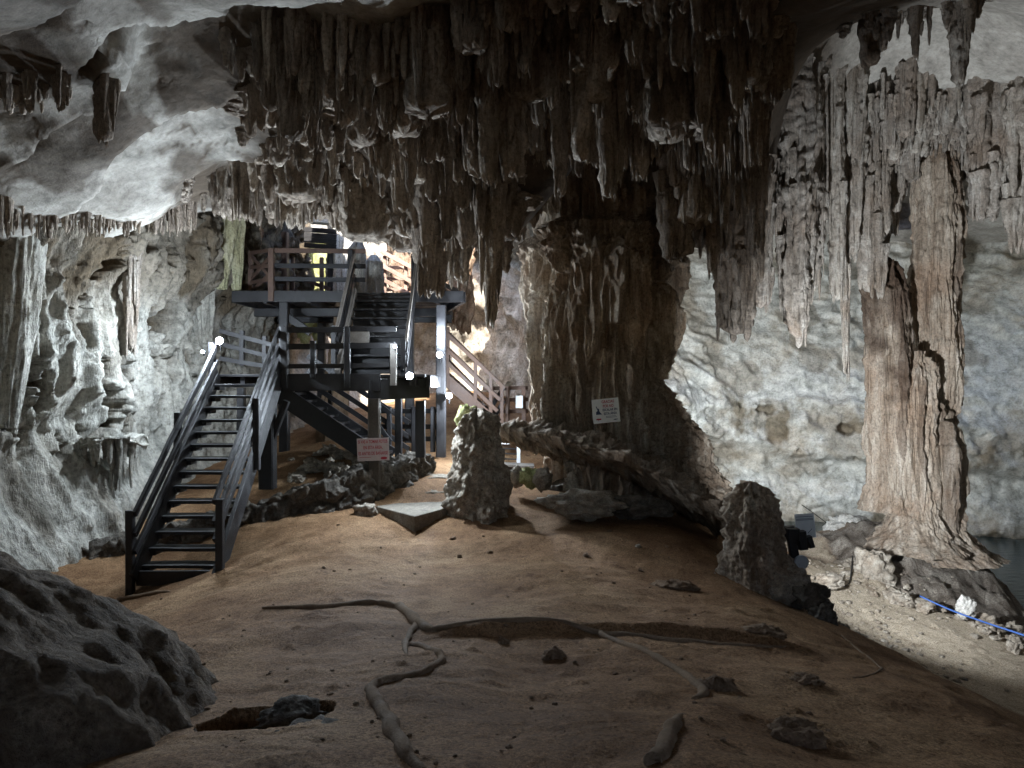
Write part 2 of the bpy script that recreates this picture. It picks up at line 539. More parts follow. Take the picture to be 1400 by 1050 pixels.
def ground_detail(x, y):
    q = np.stack([x, y, 0 * x], -1)
    z = .07 * fbm(q * .6 + 3, 3) + .012 * fbm(q * np.array([2.0, 3.2, 1]) + 9, 3) + .014 * (ridged(q * np.array([1.6, 2.6, 1]) + 29, 3) - .9) * sstep(-.2, .25, fbm(q * .7 + 14, 3))
    near = 1 - sstep(5, 11, y)
    z = z + near * .05 * fbm(q * .9 + 40, 3) + .010 * fbm(q * 6, 4) * sstep(-.25, .3, fbm(q * .8 + 70, 3))
    w1, w2 = worley(q * 1.9 + 5)
    z = z + near * .045 * np.clip(.17 - w1, 0, 1) / .17 * (1 + fbm(q * 9, 2))
    w1, w2 = worley(q * 7 + 45)
    z = z + .012 * np.clip(.2 - w1, 0, 1) / .2 * sstep(0, .2, fbm(q * .9 + 90, 3))          # clods
    ysc = 6.25 + .12 * np.sin(x * 1.3) + .03 * x
    z = z + (.085 + .06 * fbm(q * 1.1 + 60, 3)) * sstep(-.03, .06, y - ysc - .07 * fbm(q * 2.2 + 31, 3)) * np.exp(-np.clip(y - ysc, 0, 9) / .8) * sstep(-.9, -.2, x) * sstep(2.9, 2.2, x)
    w1, _ = worley(q * 1.4 + 25)
    z = z + .04 * np.clip(.2 - w1, 0, 1) / .2
    # the dark hollow beside the big boulder
    c = P(365, 985, 4.05)
    e = ((x - c.x) / .36) ** 2 + ((y - c.y) / .24) ** 2 + .5 * fbm(q * 2.5 + 3, 3)
    z = z - 1.2 * sstep(1.2, .65, e)
    return z


def rock_mask(x, y):
    b = P(1265, 730, 15.8)
    e = np.sqrt(((x - b.x - .6) / 3.1) ** 2 + ((y - b.y + .2) / 2.5) ** 2)
    q = np.stack([x, y, 0 * x], -1)
    return 1 - sstep(.85, 1.0, e + .22 * fbm(q * 1.2, 4))


def sand_mask(x, y):
    z = GT(x, y)
    q = np.stack([x, y, 0 * x], -1)
    return sstep(-.45, -.95, z + .15 * fbm(q * .8, 3)) * (1 - rock_mask(x, y))


def ground_z(x, y, detail=True):
    x, y = np.atleast_1d(np.asarray(x, float)), np.atleast_1d(np.asarray(y, float))
    z = GT(x, y)
    if detail:
        z = z + ground_detail(x, y)
    return z


def gz(x, y):
    return float(ground_z(x, y)[0])


def build_ground():
    us = np.linspace(-1.15, 1.15, 880)
    ys = [2.0]
    while ys[-1] < 30:
        ys.append(ys[-1] * 1.0062)
    ys = np.array(ys)
    U, Y = np.meshgrid(us, ys, indexing='ij')
    X = U * Y
    Z = GT(X, Y)
    rk = rock_mask(X, Y)
    sd = sand_mask(X, Y)
    Z = Z + ground_detail(X, Y)
    q = np.stack([X, Y, Z], -1)
    Z = Z + rk * (.13 * (ridged(q * .8 + 2, 3) - 1.0) + .12 * fbm(q * 2.6, 5))
    w1, w2 = worley(q * 2.6 + 3)
    Z = Z + sd * .05 * np.clip(.3 - w1, 0, 1) / .3
    V = np.stack([X, Y, Z], -1)
    Q = grid_quads(len(us), len(ys))
    # coarse remainder, a little lower where it runs below the fine sheet
    xs2, ys2 = np.linspace(-24, 30, 110), np.linspace(-14, 40, 110)
    X2, Y2 = np.meshgrid(xs2, ys2, indexing='ij')
    Z2 = GT(np.clip(X2, -11, 19), np.clip(Y2, -8, 28)) - .18
    ins = (Y2 > 2.8) & (np.abs(X2) < 1.05 * Y2) & (Y2 < 29)
    Z2 = Z2 - 1.2 * ins
    V2 = np.stack([X2, Y2, Z2], -1)
    Q2 = grid_quads(110, 110, off=V.shape[0] * V.shape[1])
    o = mesh_np('ground', np.concatenate([V.reshape(-1, 3), V2.reshape(-1, 3)]), np.concatenate([Q, Q2]), M['ground'],
                attrs={'rock': np.concatenate([rk.ravel(), np.zeros(X2.size)]), 'sand': np.concatenate([sd.ravel(), np.zeros(X2.size)])})
    tag(o, 'uneven tan earth floor of the cave with roots and a pale sandy path', 'ground', kind='structure')


build_ground()
wv = [(1.5, 13.5, WATER_Z), (24, 13.5, WATER_Z), (24, 34, WATER_Z), (1.5, 34, WATER_Z)]
o = mesh_np('water', wv, [(0, 1, 2, 3)], M['water'], smooth=False)
tag(o, 'dark still pool of water along the back wall on the right', 'water', kind='structure')

# ------------------------------------------------------------------ ceiling
cp = []
for q in [(0, 0, 5.6), (300, 0, 6.6), (640, 0, 7.4), (0, 120, 7.6), (150, 150, 8.6), (300, 170, 10), (0, 308, 9.6), (120, 304, 10.6), (200, 296, 11.3), (258, 285, 12.5),
          (300, 55, 8.6), (620, 40, 8.7), (330, 225, 12), (280, 120, 9.2), (450, 45, 8.6),
          (400, 285, 14), (300, 275, 13.5), (500, 300, 13), (600, 300, 12), (700, 320, 12.2), (820, 190, 13.2), (900, 190, 13.2), (980, 300, 13), (1020, 310, 13.4),
          (480, 230, 11), (650, 200, 10.6), (800, 120, 10.8), (960, 110, 11),
          (1100, 60, 13.0), (1200, 80, 14.5), (1350, 110, 16), (1120, 160, 14.9), (1250, 165, 15.4), (1380, 160, 15.6), (1150, 235, 16.2), (1250, 225, 17), (1060, 250, 15), (1380, 215, 17), (1250, 10, 11), (1400, 20, 11.5)]:
    cp.append(tuple(P(*q)))
cp += [(0, -3, 5.4), (-8, -3, 5), (8, -3, 6), (-9, 3, 5), (0, 2, 5.2), (5, 3, 6.6), (10, 3, 7), (14, 8, 8.5), (18, 14, 9), (18, 22, 8.2), (-10, 12, 5), (-9, 18, 6.8),
       (-8, 24, 8), (0, 26, 9), (0, 20, 8.6), (-3.5, 19, 8.2), (6, 22, 9.2), (6, 27, 8.6), (14, 26, 8.6), (14, 20, 9.4), (3, 9, 7.25), (5, 9.5, 7.8)]
CT = TPS(cp)


def hole_mask(x, y):
    q = np.stack([x, y, 0 * x], -1)
    n = .25 * fbm(q * .6, 3)
    e1 = ((x + 4.0) / 3.8) ** 2 + ((y - 21.2) / 3.7) ** 2
    e2 = ((x - 8.6) / 5.2) ** 2 + ((y - 22.4) / 1.9) ** 2  # second opening added, unseen, to light the far right wall from above
    return (e1 + n < 1) | (e2 + n < 1)


def ceil_z(x, y):
    x, y = np.atleast_1d(np.asarray(x, float)), np.atleast_1d(np.asarray(y, float))
    q = np.stack([x, y, 0 * x], -1)
    z = CT(x, y)
    z = z + .22 * fbm(q * .42 + 7, 3)
    # worn shelves on the left: the sheet drops in curved steps
    t = (x * .35 + y) * .62 + .6 * fbm(q * .45 + 2, 3)
    left = sstep(-.5, -3.0, x) * (1 - sstep(12, 14, y)) * sstep(5, 7, y)
    t = t + .12 * fbm(q * 1.2 + 5, 4)
    st = t - np.floor(t)
    z = z + left * .36 * (sstep(.0, .06, st) - st)
    z = z + left * .08 * sstep(.025, 0, np.abs(fbm(q * .7 + 21, 3))) * sstep(-.1, .2, fbm(q * .5 + 44, 2))
    return z


def build_ceiling():
    xs, ys = np.linspace(-13, 22, 620), np.linspace(-6, 30, 620)
    X, Y = np.meshgrid(xs, ys, indexing='ij')
    Z = ceil_z(X, Y)
    q = np.stack([X, Y, 0 * X], -1)
    Z = Z + .022 * fbm(q * 1.6 + 1, 5) - .04 * np.clip(ridged(q * .5 + 13, 2) - 1.05, 0, 1)
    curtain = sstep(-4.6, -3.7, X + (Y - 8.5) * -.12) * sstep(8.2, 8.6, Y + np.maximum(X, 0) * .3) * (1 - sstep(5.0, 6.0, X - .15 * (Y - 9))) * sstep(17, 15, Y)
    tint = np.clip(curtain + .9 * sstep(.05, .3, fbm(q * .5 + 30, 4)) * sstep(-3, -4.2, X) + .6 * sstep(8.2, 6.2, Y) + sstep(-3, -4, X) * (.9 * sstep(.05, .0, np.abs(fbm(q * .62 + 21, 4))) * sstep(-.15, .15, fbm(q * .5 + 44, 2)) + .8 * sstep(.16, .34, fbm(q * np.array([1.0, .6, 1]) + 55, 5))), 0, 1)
    Q = grid_quads(len(xs), len(ys))
    h = hole_mask(X, Y).ravel()
    Q = Q[~h[Q].any(1)]
    o = mesh_np('cave_ceiling', np.stack([X, Y, Z], -1), Q[:, ::-1], M['ceil'], attrs={'tint': tint})
    tag(o, 'rough pale limestone ceiling of the cave', 'ceiling', kind='structure')


build_ceiling()
for (cx, cy, rx, ry, z0, h, sd) in ((-4.0, 21.2, 4.1, 4.0, 7.2, 1.7, 3), (8.6, 22.4, 5.6, 2.2, 7.9, 7.5, 8)):  # unseen shafts added to admit skylight and hold back direct sun
    th, zz = np.linspace(0, 2 * np.pi, 160, endpoint=False), np.linspace(z0, z0 + h, 40)
    TH, ZZ = np.meshgrid(th, zz, indexing='ij')
    q = np.stack([cx + rx * np.cos(TH), cy + ry * np.sin(TH), ZZ], -1)
    k = 1 + .12 * fbm(q * .7, 3) + .05 * fbm(q * 2.5, 3)
    o = mesh_np('added_skylight_shaft', np.stack([cx + rx * k * np.cos(TH), cy + ry * k * np.sin(TH), ZZ], -1), grid_quads(160, 40, wrap=True), M['ceil'], attrs={'tint': .6 + 0 * ZZ})
    tag(o, 'unseen rock shaft added at the roof opening to shape the daylight', 'shaft', kind='structure')

# ------------------------------------------------------------------ walls
def cr(pts, n):
    """closed Catmull-Rom through pts, evenly resampled"""
    pts = np.array(pts, float)
    m = len(pts)
    out = []
    for i in range(m):
        p0, p1, p2, p3 = pts[i - 1], pts[i], pts[(i + 1) % m], pts[(i + 2) % m]
        for t in np.linspace(0, 1, 60, endpoint=False):
            out.append(.5 * ((2 * p1) + (-p0 + p2) * t + (2 * p0 - 5 * p1 + 4 * p2 - p3) * t * t + (-p0 + 3 * p1 - 3 * p2 + p3) * t ** 3))
    return np.array(out)


def open_curve(pts, step):
    pts = np.array(pts, float)
    ext = np.concatenate([[2 * pts[0] - pts[1]], pts, [2 * pts[-1] - pts[-2]]])
    out = []
    for i in range(1, len(ext) - 2):
        p0, p1, p2, p3 = ext[i - 1:i + 3]
        for t in np.linspace(0, 1, 80, endpoint=False):
            out.append(.5 * ((2 * p1) + (-p0 + p2) * t + (2 * p0 - 5 * p1 + 4 * p2 - p3) * t * t + (-p0 + 3 * p1 - 3 * p2 + p3) * t ** 3))
    out.append(pts[-1])
    out = np.array(out)
    s = np.concatenate([[0], np.cumsum(np.linalg.norm(np.diff(out, axis=0), axis=1))])
    n = max(4, int(s[-1] / step))
    ss = np.linspace(0, s[-1], n)
    c = np.stack([np.interp(ss, s, out[:, k]) for k in range(2)], -1)
    t = np.gradient(c, axis=0)
    t /= np.linalg.norm(t, axis=1)[:, None]
    return ss, c, t


def wall(name, label, pts, z0, z1, dz, step, disp, mat, tintf):
    """pts run with the cave on the right-hand side"""
    ss, c, t = open_curve(pts, step)
    nrm = np.stack([t[:, 1], -t[:, 0]], -1)
    zs = np.arange(z0, z1, dz)
    S, Z = np.meshgrid(ss, zs, indexing='ij')
    X = np.repeat(c[:, :1], len(zs), 1)
    Y = np.repeat(c[:, 1:], len(zs), 1)
    q = np.stack([X, Y, Z], -1)
    d, cave = disp(q, S, Z)
    X = X + nrm[:, :1] * d
    Y = Y + nrm[:, 1:] * d
    o = mesh_np(name, np.stack([X, Y, Z], -1), grid_quads(len(ss), len(zs)), mat, attrs={'tint': tintf(q, S, Z, cave)})
    tag(o, label, 'wall')
    return o


def disp_left(q, S, Z):
    st = q * np.array([1, 1, .32])
    d = .35 * fbm(q * .45 + 3, 3)
    d = d + .75 * sstep(1.9, -.6, Z) ** 1.2                        # smooth apron at the foot
    rough = sstep(.9, 2.0, Z + .5 * fbm(q * .6 + 8, 2))
    rd = ridged(st * 2.1 + 5, 4)
    st2 = q * np.array([1, 1, .12])
    d = d + rough * .09 * (ridged(st2 * 4.5 + 15, 3) - .9) * sstep(-.2, .2, fbm(q * .8 + 33, 2)) + rough * .2 * (rd - .9) + (1 - rough) * .05 * fbm(q * 2.5, 4) + (1 - rough) * .10 * (ridged((q * np.array([1, 1, .5]) + q[..., 1:2] * .4) * 1.1, 3) - .9)
    w1, w2 = worley(st * np.array([1.5, 1.5, 1.3]) + .25 * fbm(q * 2 + 1, 2)[..., None])
    w1 = w1 + .16 * fbm(q * 4 + 2, 3)
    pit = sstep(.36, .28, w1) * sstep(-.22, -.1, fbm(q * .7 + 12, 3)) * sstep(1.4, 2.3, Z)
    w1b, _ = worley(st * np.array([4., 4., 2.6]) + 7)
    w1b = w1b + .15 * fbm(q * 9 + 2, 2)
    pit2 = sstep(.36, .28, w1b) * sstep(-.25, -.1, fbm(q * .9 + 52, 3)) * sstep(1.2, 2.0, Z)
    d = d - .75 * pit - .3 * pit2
    w3, _ = worley(q * np.array([7, 7, 4.5]))
    d = d + rough * .045 * (.5 - w3) + .02 * fbm(q * 9, 3)
    top = sstep(4.3, 5.2, Z)
    d = d + .5 * top
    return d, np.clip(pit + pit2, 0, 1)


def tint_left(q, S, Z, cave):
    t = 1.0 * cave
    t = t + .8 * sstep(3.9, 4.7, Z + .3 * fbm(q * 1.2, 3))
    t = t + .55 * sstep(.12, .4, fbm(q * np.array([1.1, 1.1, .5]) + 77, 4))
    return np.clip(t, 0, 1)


wall('cave_wall', 'pale pitted limestone wall behind the lower staircase on the left',
     [(-11.5, 1), (-9.2, 5), (-8.0, 8), (-7.25, 11), (-6.85, 14), (-6.6, 17), (-6.1, 20)], -2.2, 8.5, .035, .035, disp_left, M['wall'], tint_left)


def disp_back(q, S, Z):
    d = .5 * fbm(q * .4 + 3, 3) + .22 * (ridged(q * np.array([1, 1, .6]) * .9 + 4, 4) - .9) + .05 * fbm(q * 3, 4)
    d = d + .5 * sstep(3.4, 1.5, Z)
    return d, 0 * d


wall('cave_wall', 'brown and grey stained rock wall behind the upper wooden platform',
     [(-6.6, 19.2), (-6.0, 22.5), (-4.0, 24.4), (-1.2, 24.6), (1.4, 23.4), (2.6, 23.8)], -2, 13, .07, .07, disp_back, M['backwall'], lambda q, S, Z, c: 0 * Z)


def disp_right(q, S, Z):
    # tilted slabs: bright leaning shelf above, bulging rough band, undercut, smooth block down to the water
    zz = Z + .35 * fbm(q * .35 + 2, 2) + .10 * (q[..., 0] - 8)
    d = -.55 * (np.clip(zz - 3.1, 0, 9)) + .25 * fbm(q * .4 + 3, 3)
    band = sstep(.2, .7, zz) * sstep(2.6, 1.6, zz)
    d = d + .55 * sstep(2.9, 1.8, zz) - .55 * sstep(.75, .2, zz) + .45 * sstep(.1, -1.0, zz)
    d = d + band * sstep(-.25, .2, fbm(q * .45 + 19, 2)) * (.2 * (ridged(q * np.array([.8, .8, 1.5]) + 3, 4) - .9) + .1 * fbm(q * 4, 3))
    w1, _ = worley(q * np.array([.9, .9, 1.2]) + 3)
    pit = band * sstep(.3, .2, w1 + .25 * fbm(q * 2.4, 3)) * sstep(0, .2, fbm(q * .6 + 70, 2))
    d = d - .5 * pit
    ql = (q + np.stack([0 * Z, 0 * Z, .45 * (q[..., 0] - 8)], -1)) * np.array([.4, .4, .95]) + .35 * fbm(q * .7 + 8, 3)[..., None]
    d = d + .3 * (ridged(ql + 11, 4) - .95) * (.35 + .65 * sstep(-.2, .3, fbm(q * .35 + 50, 2)))
    d = d + .12 * (ridged(q * np.array([1.2, 1.2, 2.0]) + 30, 3) - .9) * sstep(-.05, .3, fbm(q * .5 + 81, 3))
    d = d + .05 * fbm(q * 1.2 + 4, 4) + .008 * fbm(q * 8, 3)
    return d, pit


def tint_right(q, S, Z, cave):
    zz = Z + .35 * fbm(q * .35 + 2, 2) + .10 * (q[..., 0] - 8)
    band = sstep(.2, .7, zz) * sstep(2.6, 1.6, zz)
    return np.clip(.8 * cave + .55 * band * sstep(-.15, .25, fbm(q * 1.0 + 9, 4)) + .6 * sstep(.16, .4, fbm(q * .7 + 61, 4)) + .5 * sstep(-1.55, -2.1, Z + .2 * fbm(q * 2, 2)), 0, 1)


wall('cave_wall', 'smooth pale blue grey rock wall rising from the pool behind the right pillar',
     [(1.2, 22.6), (3.2, 23.6), (6.5, 26.2), (10, 26.2), (14, 24.6), (18, 22.2), (21, 17)], -4, 13, .06, .06, disp_right, M['wallr'], tint_right)


def disp_dark(q, S, Z):
    d = .6 * fbm(q * .4 + 3, 3)
    return d, 0 * d


dw = wall('cave_wall', 'dark rock wall closing the cave behind the viewer',
     [(20.5, 18.5), (22, 12), (19, 4), (13, -3), (4, -6), (-5, -5.5), (-11, -1.5), (-11.8, 2.5)], -5, 12, .3, .3, disp_dark, M['boulder'], lambda q, S, Z, c: 0 * Z)
bm = bmesh.new()
bm.from_mesh(dw.data)
gone = []
for f in bm.faces:
    c_ = f.calc_center_median()
    if c_.y < 2 and ((c_.x - 1.0) / 1.9) ** 2 + ((c_.z - 4.0) / .9) ** 2 < 1:  # unseen opening added behind the camera to let in fill daylight
        gone.append(f)
bmesh.ops.delete(bm, geom=gone, context='FACES')
bm.to_mesh(dw.data)
bm.free()


# ------------------------------------------------------------------ dripstone
def drip(L, r0, tip, seed, nth=18, dz=.05, flute=.22, lump=.16, bend=.06, up=.5, ell=1.0, blunt=False):
    """verts/quads of one stalactite hanging from z=0 (plus `up` into the roof) down to -L"""
    nz = max(9, int((L + up) / dz))
    z = np.linspace(up, -L, nz)
    t = np.clip(-z / L, 0, 1)
    rr = r0 * ((1 - t) * 1.0 + t * tip) * (1 + .25 * np.clip(z / max(up, .01), 0, 1))
    k = .14 if not blunt else .05
    rr = rr * np.sqrt(np.clip((1 - t) / k, 0, 1) * (2 - np.clip((1 - t) / k, 0, 1)) + 1e-4)
    th = np.linspace(0, 2 * np.pi, nth, endpoint=False)
    TH, ZZ = np.meshgrid(th, z, indexing='ij')
    RR = np.repeat(rr[None], nth, 0)
    s = seed * 7.13
    c, sn = np.cos(TH), np.sin(TH)
    f = fbm(np.stack([c * 1.5 + s, sn * 1.5 + s * .3, ZZ * .35 + s], -1), 3)
    f2 = perlin(np.stack([c * 3.6 + s, sn * 3.6, ZZ * .6 + s * .7], -1))
    l = fbm(np.stack([c * r0 * 5 + s, sn * r0 * 5, ZZ * 3.2 + s * 1.3], -1), 3)
    rg = np.abs(perlin(np.stack([c * 3.1 + s, sn * 3.1 + s * .2, ZZ * .35 + s * 2.7], -1)))
    rg2 = np.abs(perlin(np.stack([c * 6.5 + s, sn * 6.5 - s, ZZ * .8 + s * 1.7], -1)))
    RR = RR * (1 + flute * (1.7 * f + .9 * f2 + 1.5 * (.25 - rg) + .9 * (.2 - rg2)) + lump * 1.1 * l)
    crust = fbm(np.stack([c * r0 * 11 + s, sn * r0 * 11, ZZ * 8 + s * 1.9], -1), 2)
    RR = RR + np.minimum(.04, .25 * RR) * 1.4 * crust
    RR = RR * (1 + .2 * perlin(np.stack([z * 2.3 + s, z * 0 + .5, z * 0 + s], -1)))[None]
    RR = np.maximum(RR, .003)
    bx = bend * np.stack([perlin(np.stack([z * .7 + s, z * 0 + s, z * 0], -1)), perlin(np.stack([z * .7 + s, z * 0 + 9.5, z * 0 + s], -1))], 0)
    ang = seed * 2.4
    X, Y = RR * c * ell, RR * sn
    X, Y = X * math.cos(ang) - Y * math.sin(ang) + bx[0], X * math.sin(ang) + Y * math.cos(ang) + bx[1]
    if blunt:
        ZZ = ZZ + sstep(.85, 1, t)[None] * L * .05 * fbm(np.stack([c * 2 + s, sn * 2, 0 * c], -1), 2)
    return np.stack([X, Y, ZZ], -1).reshape(-1, 3), grid_quads(nth, nz, wrap=True), np.clip(sstep(.8, 1.0, t) * .6, 0, 1)[None].repeat(nth, 0).ravel()


# every stalactite to hang: (x, y, ztop, length, radius, tip ratio, style, region)
DRIPS = []


def hang(px, ytip, d, wpx, style, region, tip=.35, blunt=None, label=None, ztop=None):
    p = P(px, ytip, d)
    zt = float(ceil_z(p.x, p.y)[0]) if ztop is None else ztop
    L = zt - p.z
    if L < .08:
        return
    r = wpx / F * d / 2
    DRIPS.append(dict(x=p.x, y=p.y, z=zt, L=L, r=r, tip=tip, style=style, region=region, px=px, py=ytip, d=d,
                      blunt=random.random() < .55 if blunt is None else blunt, label=label))


# the ones that stand out in the photograph, by hand
H = [  # px, ytip, d, width, style, region, tip
    (400, 190, 8.8, 42, 'brown', 'dark', .75, 'broad smooth brown stalactite near the left edge of the dark curtain'),
    (500, 330, 12, 70, 'brown', 'dark', .8, 'wide smooth brown drapery hanging over the head of the upper stairs'),
    (590, 402, 11.6, 44, 'brown', 'dark', .5, 'dark ragged stalactite hanging left of the pale edged drapery above the platform'),
    (630, 385, 11.4, 34, 'brown', 'dark', .5, 'pale edged thin drapery beside the right end of the upper platform'),
    (672, 442, 11.0, 46, 'brown', 'dark', .25, 'long pointed stalactite with white crusted tip left of the central column'),
    (795, 218, 8.6, 30, 'brown', 'dark', .8, 'brown blunt stalactite left of the whitish patch above the column'),
    (833, 265, 9.0, 44, 'brown', 'dark', .55, 'thick brown blunt stalactite hanging into the dark void above the column'),
    (815, 140, 8.4, 32, 'brown', 'dark', .8, 'short thick brown stalactite in the upper middle of the curtain'),
    (930, 90, 8.0, 30, 'brown', 'dark', .8, 'reddish brown blunt stalactite at the top beside its shorter twin'),
    (955, 102, 8.0, 20, 'brown', 'dark', .75, 'narrow reddish brown stalactite at the top right of its thicker twin'),
    (700, 240, 9.2, 40, 'brown', 'dark', .6, 'fluted brown stalactite in the middle of the dark curtain'),
    (668, 250, 9.0, 34, 'brown', 'dark', .5, 'slim fluted brown stalactite left of the middle of the dark curtain'),
    (765, 268, 9.6, 30, 'brown', 'dark', .5, 'brown stalactite ending at the left rim of the dark void'),
    (1008, 458, 12.2, 62, 'brown', 'dark', .75, 'massive dark blunt stalactite hanging right of the central column'),
    (975, 335, 12.4, 40, 'brown', 'dark', .7, 'dark narrow stalactite touching the right side of the central column'),
    (925, 350, 11.9, 54, 'brown', 'dark', .75, 'thick knobbly brown stalactite at the upper right of the column'),
    (1040, 422, 13.2, 34, 'grey', 'right', .7, 'grey fluted stalactite close beside the massive dark one'),
    (1090, 462, 13.6, 58, 'grey', 'right', .55, 'long reddish grey twin stalactite left of the thin knobbly one'),
    (1112, 400, 14.0, 34, 'grey', 'right', .6, 'grey lumpy stalactite joined to the long reddish grey one'),
    (1143, 403, 14.4, 22, 'grey', 'right', .8, 'thin knobbly dark grey stalactite hanging alone against the pale wall'),
    (1190, 400, 15.4, 44, 'grey', 'right', .6, 'grey stalactite reaching down to the left shoulder of the right pillar'),
    (1165, 350, 15.0, 30, 'grey', 'right', .6, 'short grey stalactite left of the right pillar shoulder'),
    (1190, 90, 10.6, 26, 'grey', 'right', .7, 'grey blunt stalactite hanging from the top edge over the pale ceiling'),
    (1205, 70, 10.8, 20, 'grey', 'right', .7, 'small grey stalactite beside the blunt one at the top edge'),
    (1312, 118, 10.6, 30, 'grey', 'right', .45, 'ragged grey stalactite at the top edge above the right pillar'),
    (1348, 296, 14.4, 50, 'grey', 'right', .6, 'broad knobbly grey stalactite right of the right pillar top'),
    (1392, 338, 14.0, 52, 'grey', 'right', .25, 'large pointed grey stalactite at the right edge'),
    (1060, 20, 10.6, 26, 'brown', 'right', .8, 'dark stub of a stalactite at the top edge left of the pale ceiling'),
    (145, 195, 8.2, 28, 'brown', 'left', .75, 'single dark block shaped stalactite hanging from the pale left ceiling'),
    (180, 480, 12.7, 24, 'grey', 'left', .35, 'long dark stalactite hanging alone down the pale left wall'),
    (75, 150, 8.3, 60, 'brown', 'left', .7, 'dark lumpy hanging rock at the upper left corner of the ceiling'),
    (440, 300, 14, 40, 'brown', 'dark', .6, 'brown stalactite over the left railing of the upper platform'),
    (1155, 512, 22, 16, 'grey', 'right', .4, 'small pale stalactite under a ledge of the far wall'),
]
for h in H:
    hang(h[0], h[1], h[2], h[3], h[4], h[5], tip=h[6], label=h[7])

# the mass of the dark curtain: tiers from front (short) to back (long)
ENV = np.array([(275, 150), (300, 215), (330, 290), (400, 312), (440, 305), (480, 325), (560, 345), (600, 390), (650, 405), (690, 380), (705, 335), (750, 290), (820, 275), (900, 290), (940, 330), (980, 385), (1030, 400), (1045, 300)], float)


def env(px):
    return np.interp(px, ENV[:, 0], ENV[:, 1])


def jitter(a, b):
    return random.uniform(a, b)


for k, (d0, frac, wmin, wmax, step) in enumerate([(8.6, .27, 16, 36, 13), (8.9, .4, 18, 40, 14), (9.3, .5, 18, 40, 14), (9.8, .6, 18, 42, 15), (10.3, .69, 18, 42, 15), (10.8, .77, 18, 42, 15), (11.4, .85, 18, 42, 15), (12.0, .93, 18, 40, 14), (12.7, 1.0, 18, 38, 14)]):
    px = 278 + 6 * k
    while px < 1046:
        dd = d0 + (-.75 if px > 640 else 0) * max(0, 1 - k / 5) + jitter(-.3, .3)
        if px < 420:
            dd += .0 + (420 - px) / 140 * (.35 + .16 * k)
        e = env(px)
        top = 45 if px < 640 else -60
        yt = top + (e - top) * frac * jitter(.72, 1.08)
        in_void = 745 < px < 915 and yt > 205
        if in_void:
            yt = jitter(185, 245)
            dd = min(dd, 10.8)
        wd = jitter(wmin, wmax) * (random.choice([1, 1, .7, .6, 1.7]) if not in_void else 1)
        hang(px + jitter(-6, 6), min(yt, e), dd, wd, 'brown', 'dark', tip=jitter(.2, .6) if wd < 45 else jitter(.55, .85))
        px += step * jitter(.7, 1.3)
# finer drips between them
for i in range(1500):
    px = jitter(280, 1042)
    fr = jitter(.08, 1.0)
    e = env(px)
    top = 48 if px < 640 else 0
    yt = top + (e - top) * fr
    dd = 8.3 + (12.8 - 8.3) * fr + jitter(-.35, .1) + (-.6 if px > 640 else 0) * (1 - fr)
    if px < 420:
        dd += (420 - px) / 140 * (.4 + 1.2 * fr)
    if 745 < px < 915 and yt > 190:
        continue
    hang(px, yt, dd, jitter(6, 16), 'brown', 'dark', tip=jitter(.15, .5), ztop=None if random.random() < .3 else P(px, yt, dd).z + jitter(.3, 1.1))
for i in range(70):                                        # dark mass filling the top right of the curtain
    px = jitter(925, 1075)
    yt = jitter(40, 330) if px < 1045 else jitter(10, 150)
    hang(px, yt, 8.2 + 4.2 * max(0, yt) / 330 + jitter(-.3, .5), jitter(16, 44), 'brown', 'dark', tip=jitter(.25, .6))
# left tail of the curtain over the stairs
for i in range(120):
    px = jitter(215, 420)
    e = np.interp(px, [215, 300, 420], [262, 300, 318])
    yt = e - abs(random.gauss(0, 22))
    dd = jitter(12.0, 14.2)
    hang(px, yt, dd, jitter(9, 24), 'brown', 'dark', tip=jitter(.3, .6))
# grey right mass
ENVR = np.array([(1035, 380), (1060, 330), (1130, 300), (1180, 330), (1220, 330), (1250, 250), (1300, 230), (1335, 250), (1400, 285)], float)
for k, (d0, frac, wmin, wmax, step) in enumerate([(14.9, .5, 10, 26, 8), (15.3, .62, 12, 32, 8), (15.7, .74, 12, 34, 8), (16.0, .84, 14, 36, 9), (16.3, .92, 14, 36, 9), (16.7, 1.0, 14, 38, 9)]):
    px = 1036
    while px < 1410:
        e = np.interp(px, ENVR[:, 0], ENVR[:, 1])
        top = 110
        yt = top + (e - top) * frac * jitter(.75, 1.08)
        hang(px, yt, d0 + jitter(-.35, .35), jitter(wmin, wmax), 'grey', 'right', tip=jitter(.3, .7))
        px += step * jitter(.7, 1.3)
for i in range(1100):
    px = jitter(1036, 1405)
    e = np.interp(px, ENVR[:, 0], ENVR[:, 1])
    yt = jitter(150, e)
    dd = 14.7 + 2.0 * (yt - 150) / max(20, e - 150) + jitter(-.2, .2)
    hang(px, yt, dd, jitter(4, 12), 'grey', 'right', tip=.3, ztop=P(px, yt, dd).z + jitter(.2, .7))
for i in range(46):                                         # along the top edge, nearer
    px = jitter(1040, 1335)
    hang(px, abs(random.gauss(0, 1)) * 30 + (22 if 1130 < px < 1330 else -10), jitter(10.2, 11.2), jitter(8, 22), 'grey', 'right', tip=jitter(.3, .7))
# fringe along the top of the left wall
for i in range(230):
    px = jitter(-10, 270)
    e = np.interp(px, [0, 100, 200, 270], [322, 318, 316, 318])
    yt = e - abs(random.gauss(0, 14)) + jitter(-4, 10)
    dd = np.interp(px, [0, 120, 270], [9.7, 11.1, 13.4]) + jitter(-.35, .15)
    hang(px, yt, dd, jitter(3, 9), 'brown', 'left', tip=jitter(.15, .4))
for i in range(40):
    px = jitter(1, 95)
    hang(px, jitter(128, 158), jitter(7.6, 8.4), jitter(8, 20), 'brown', 'left', tip=.4)

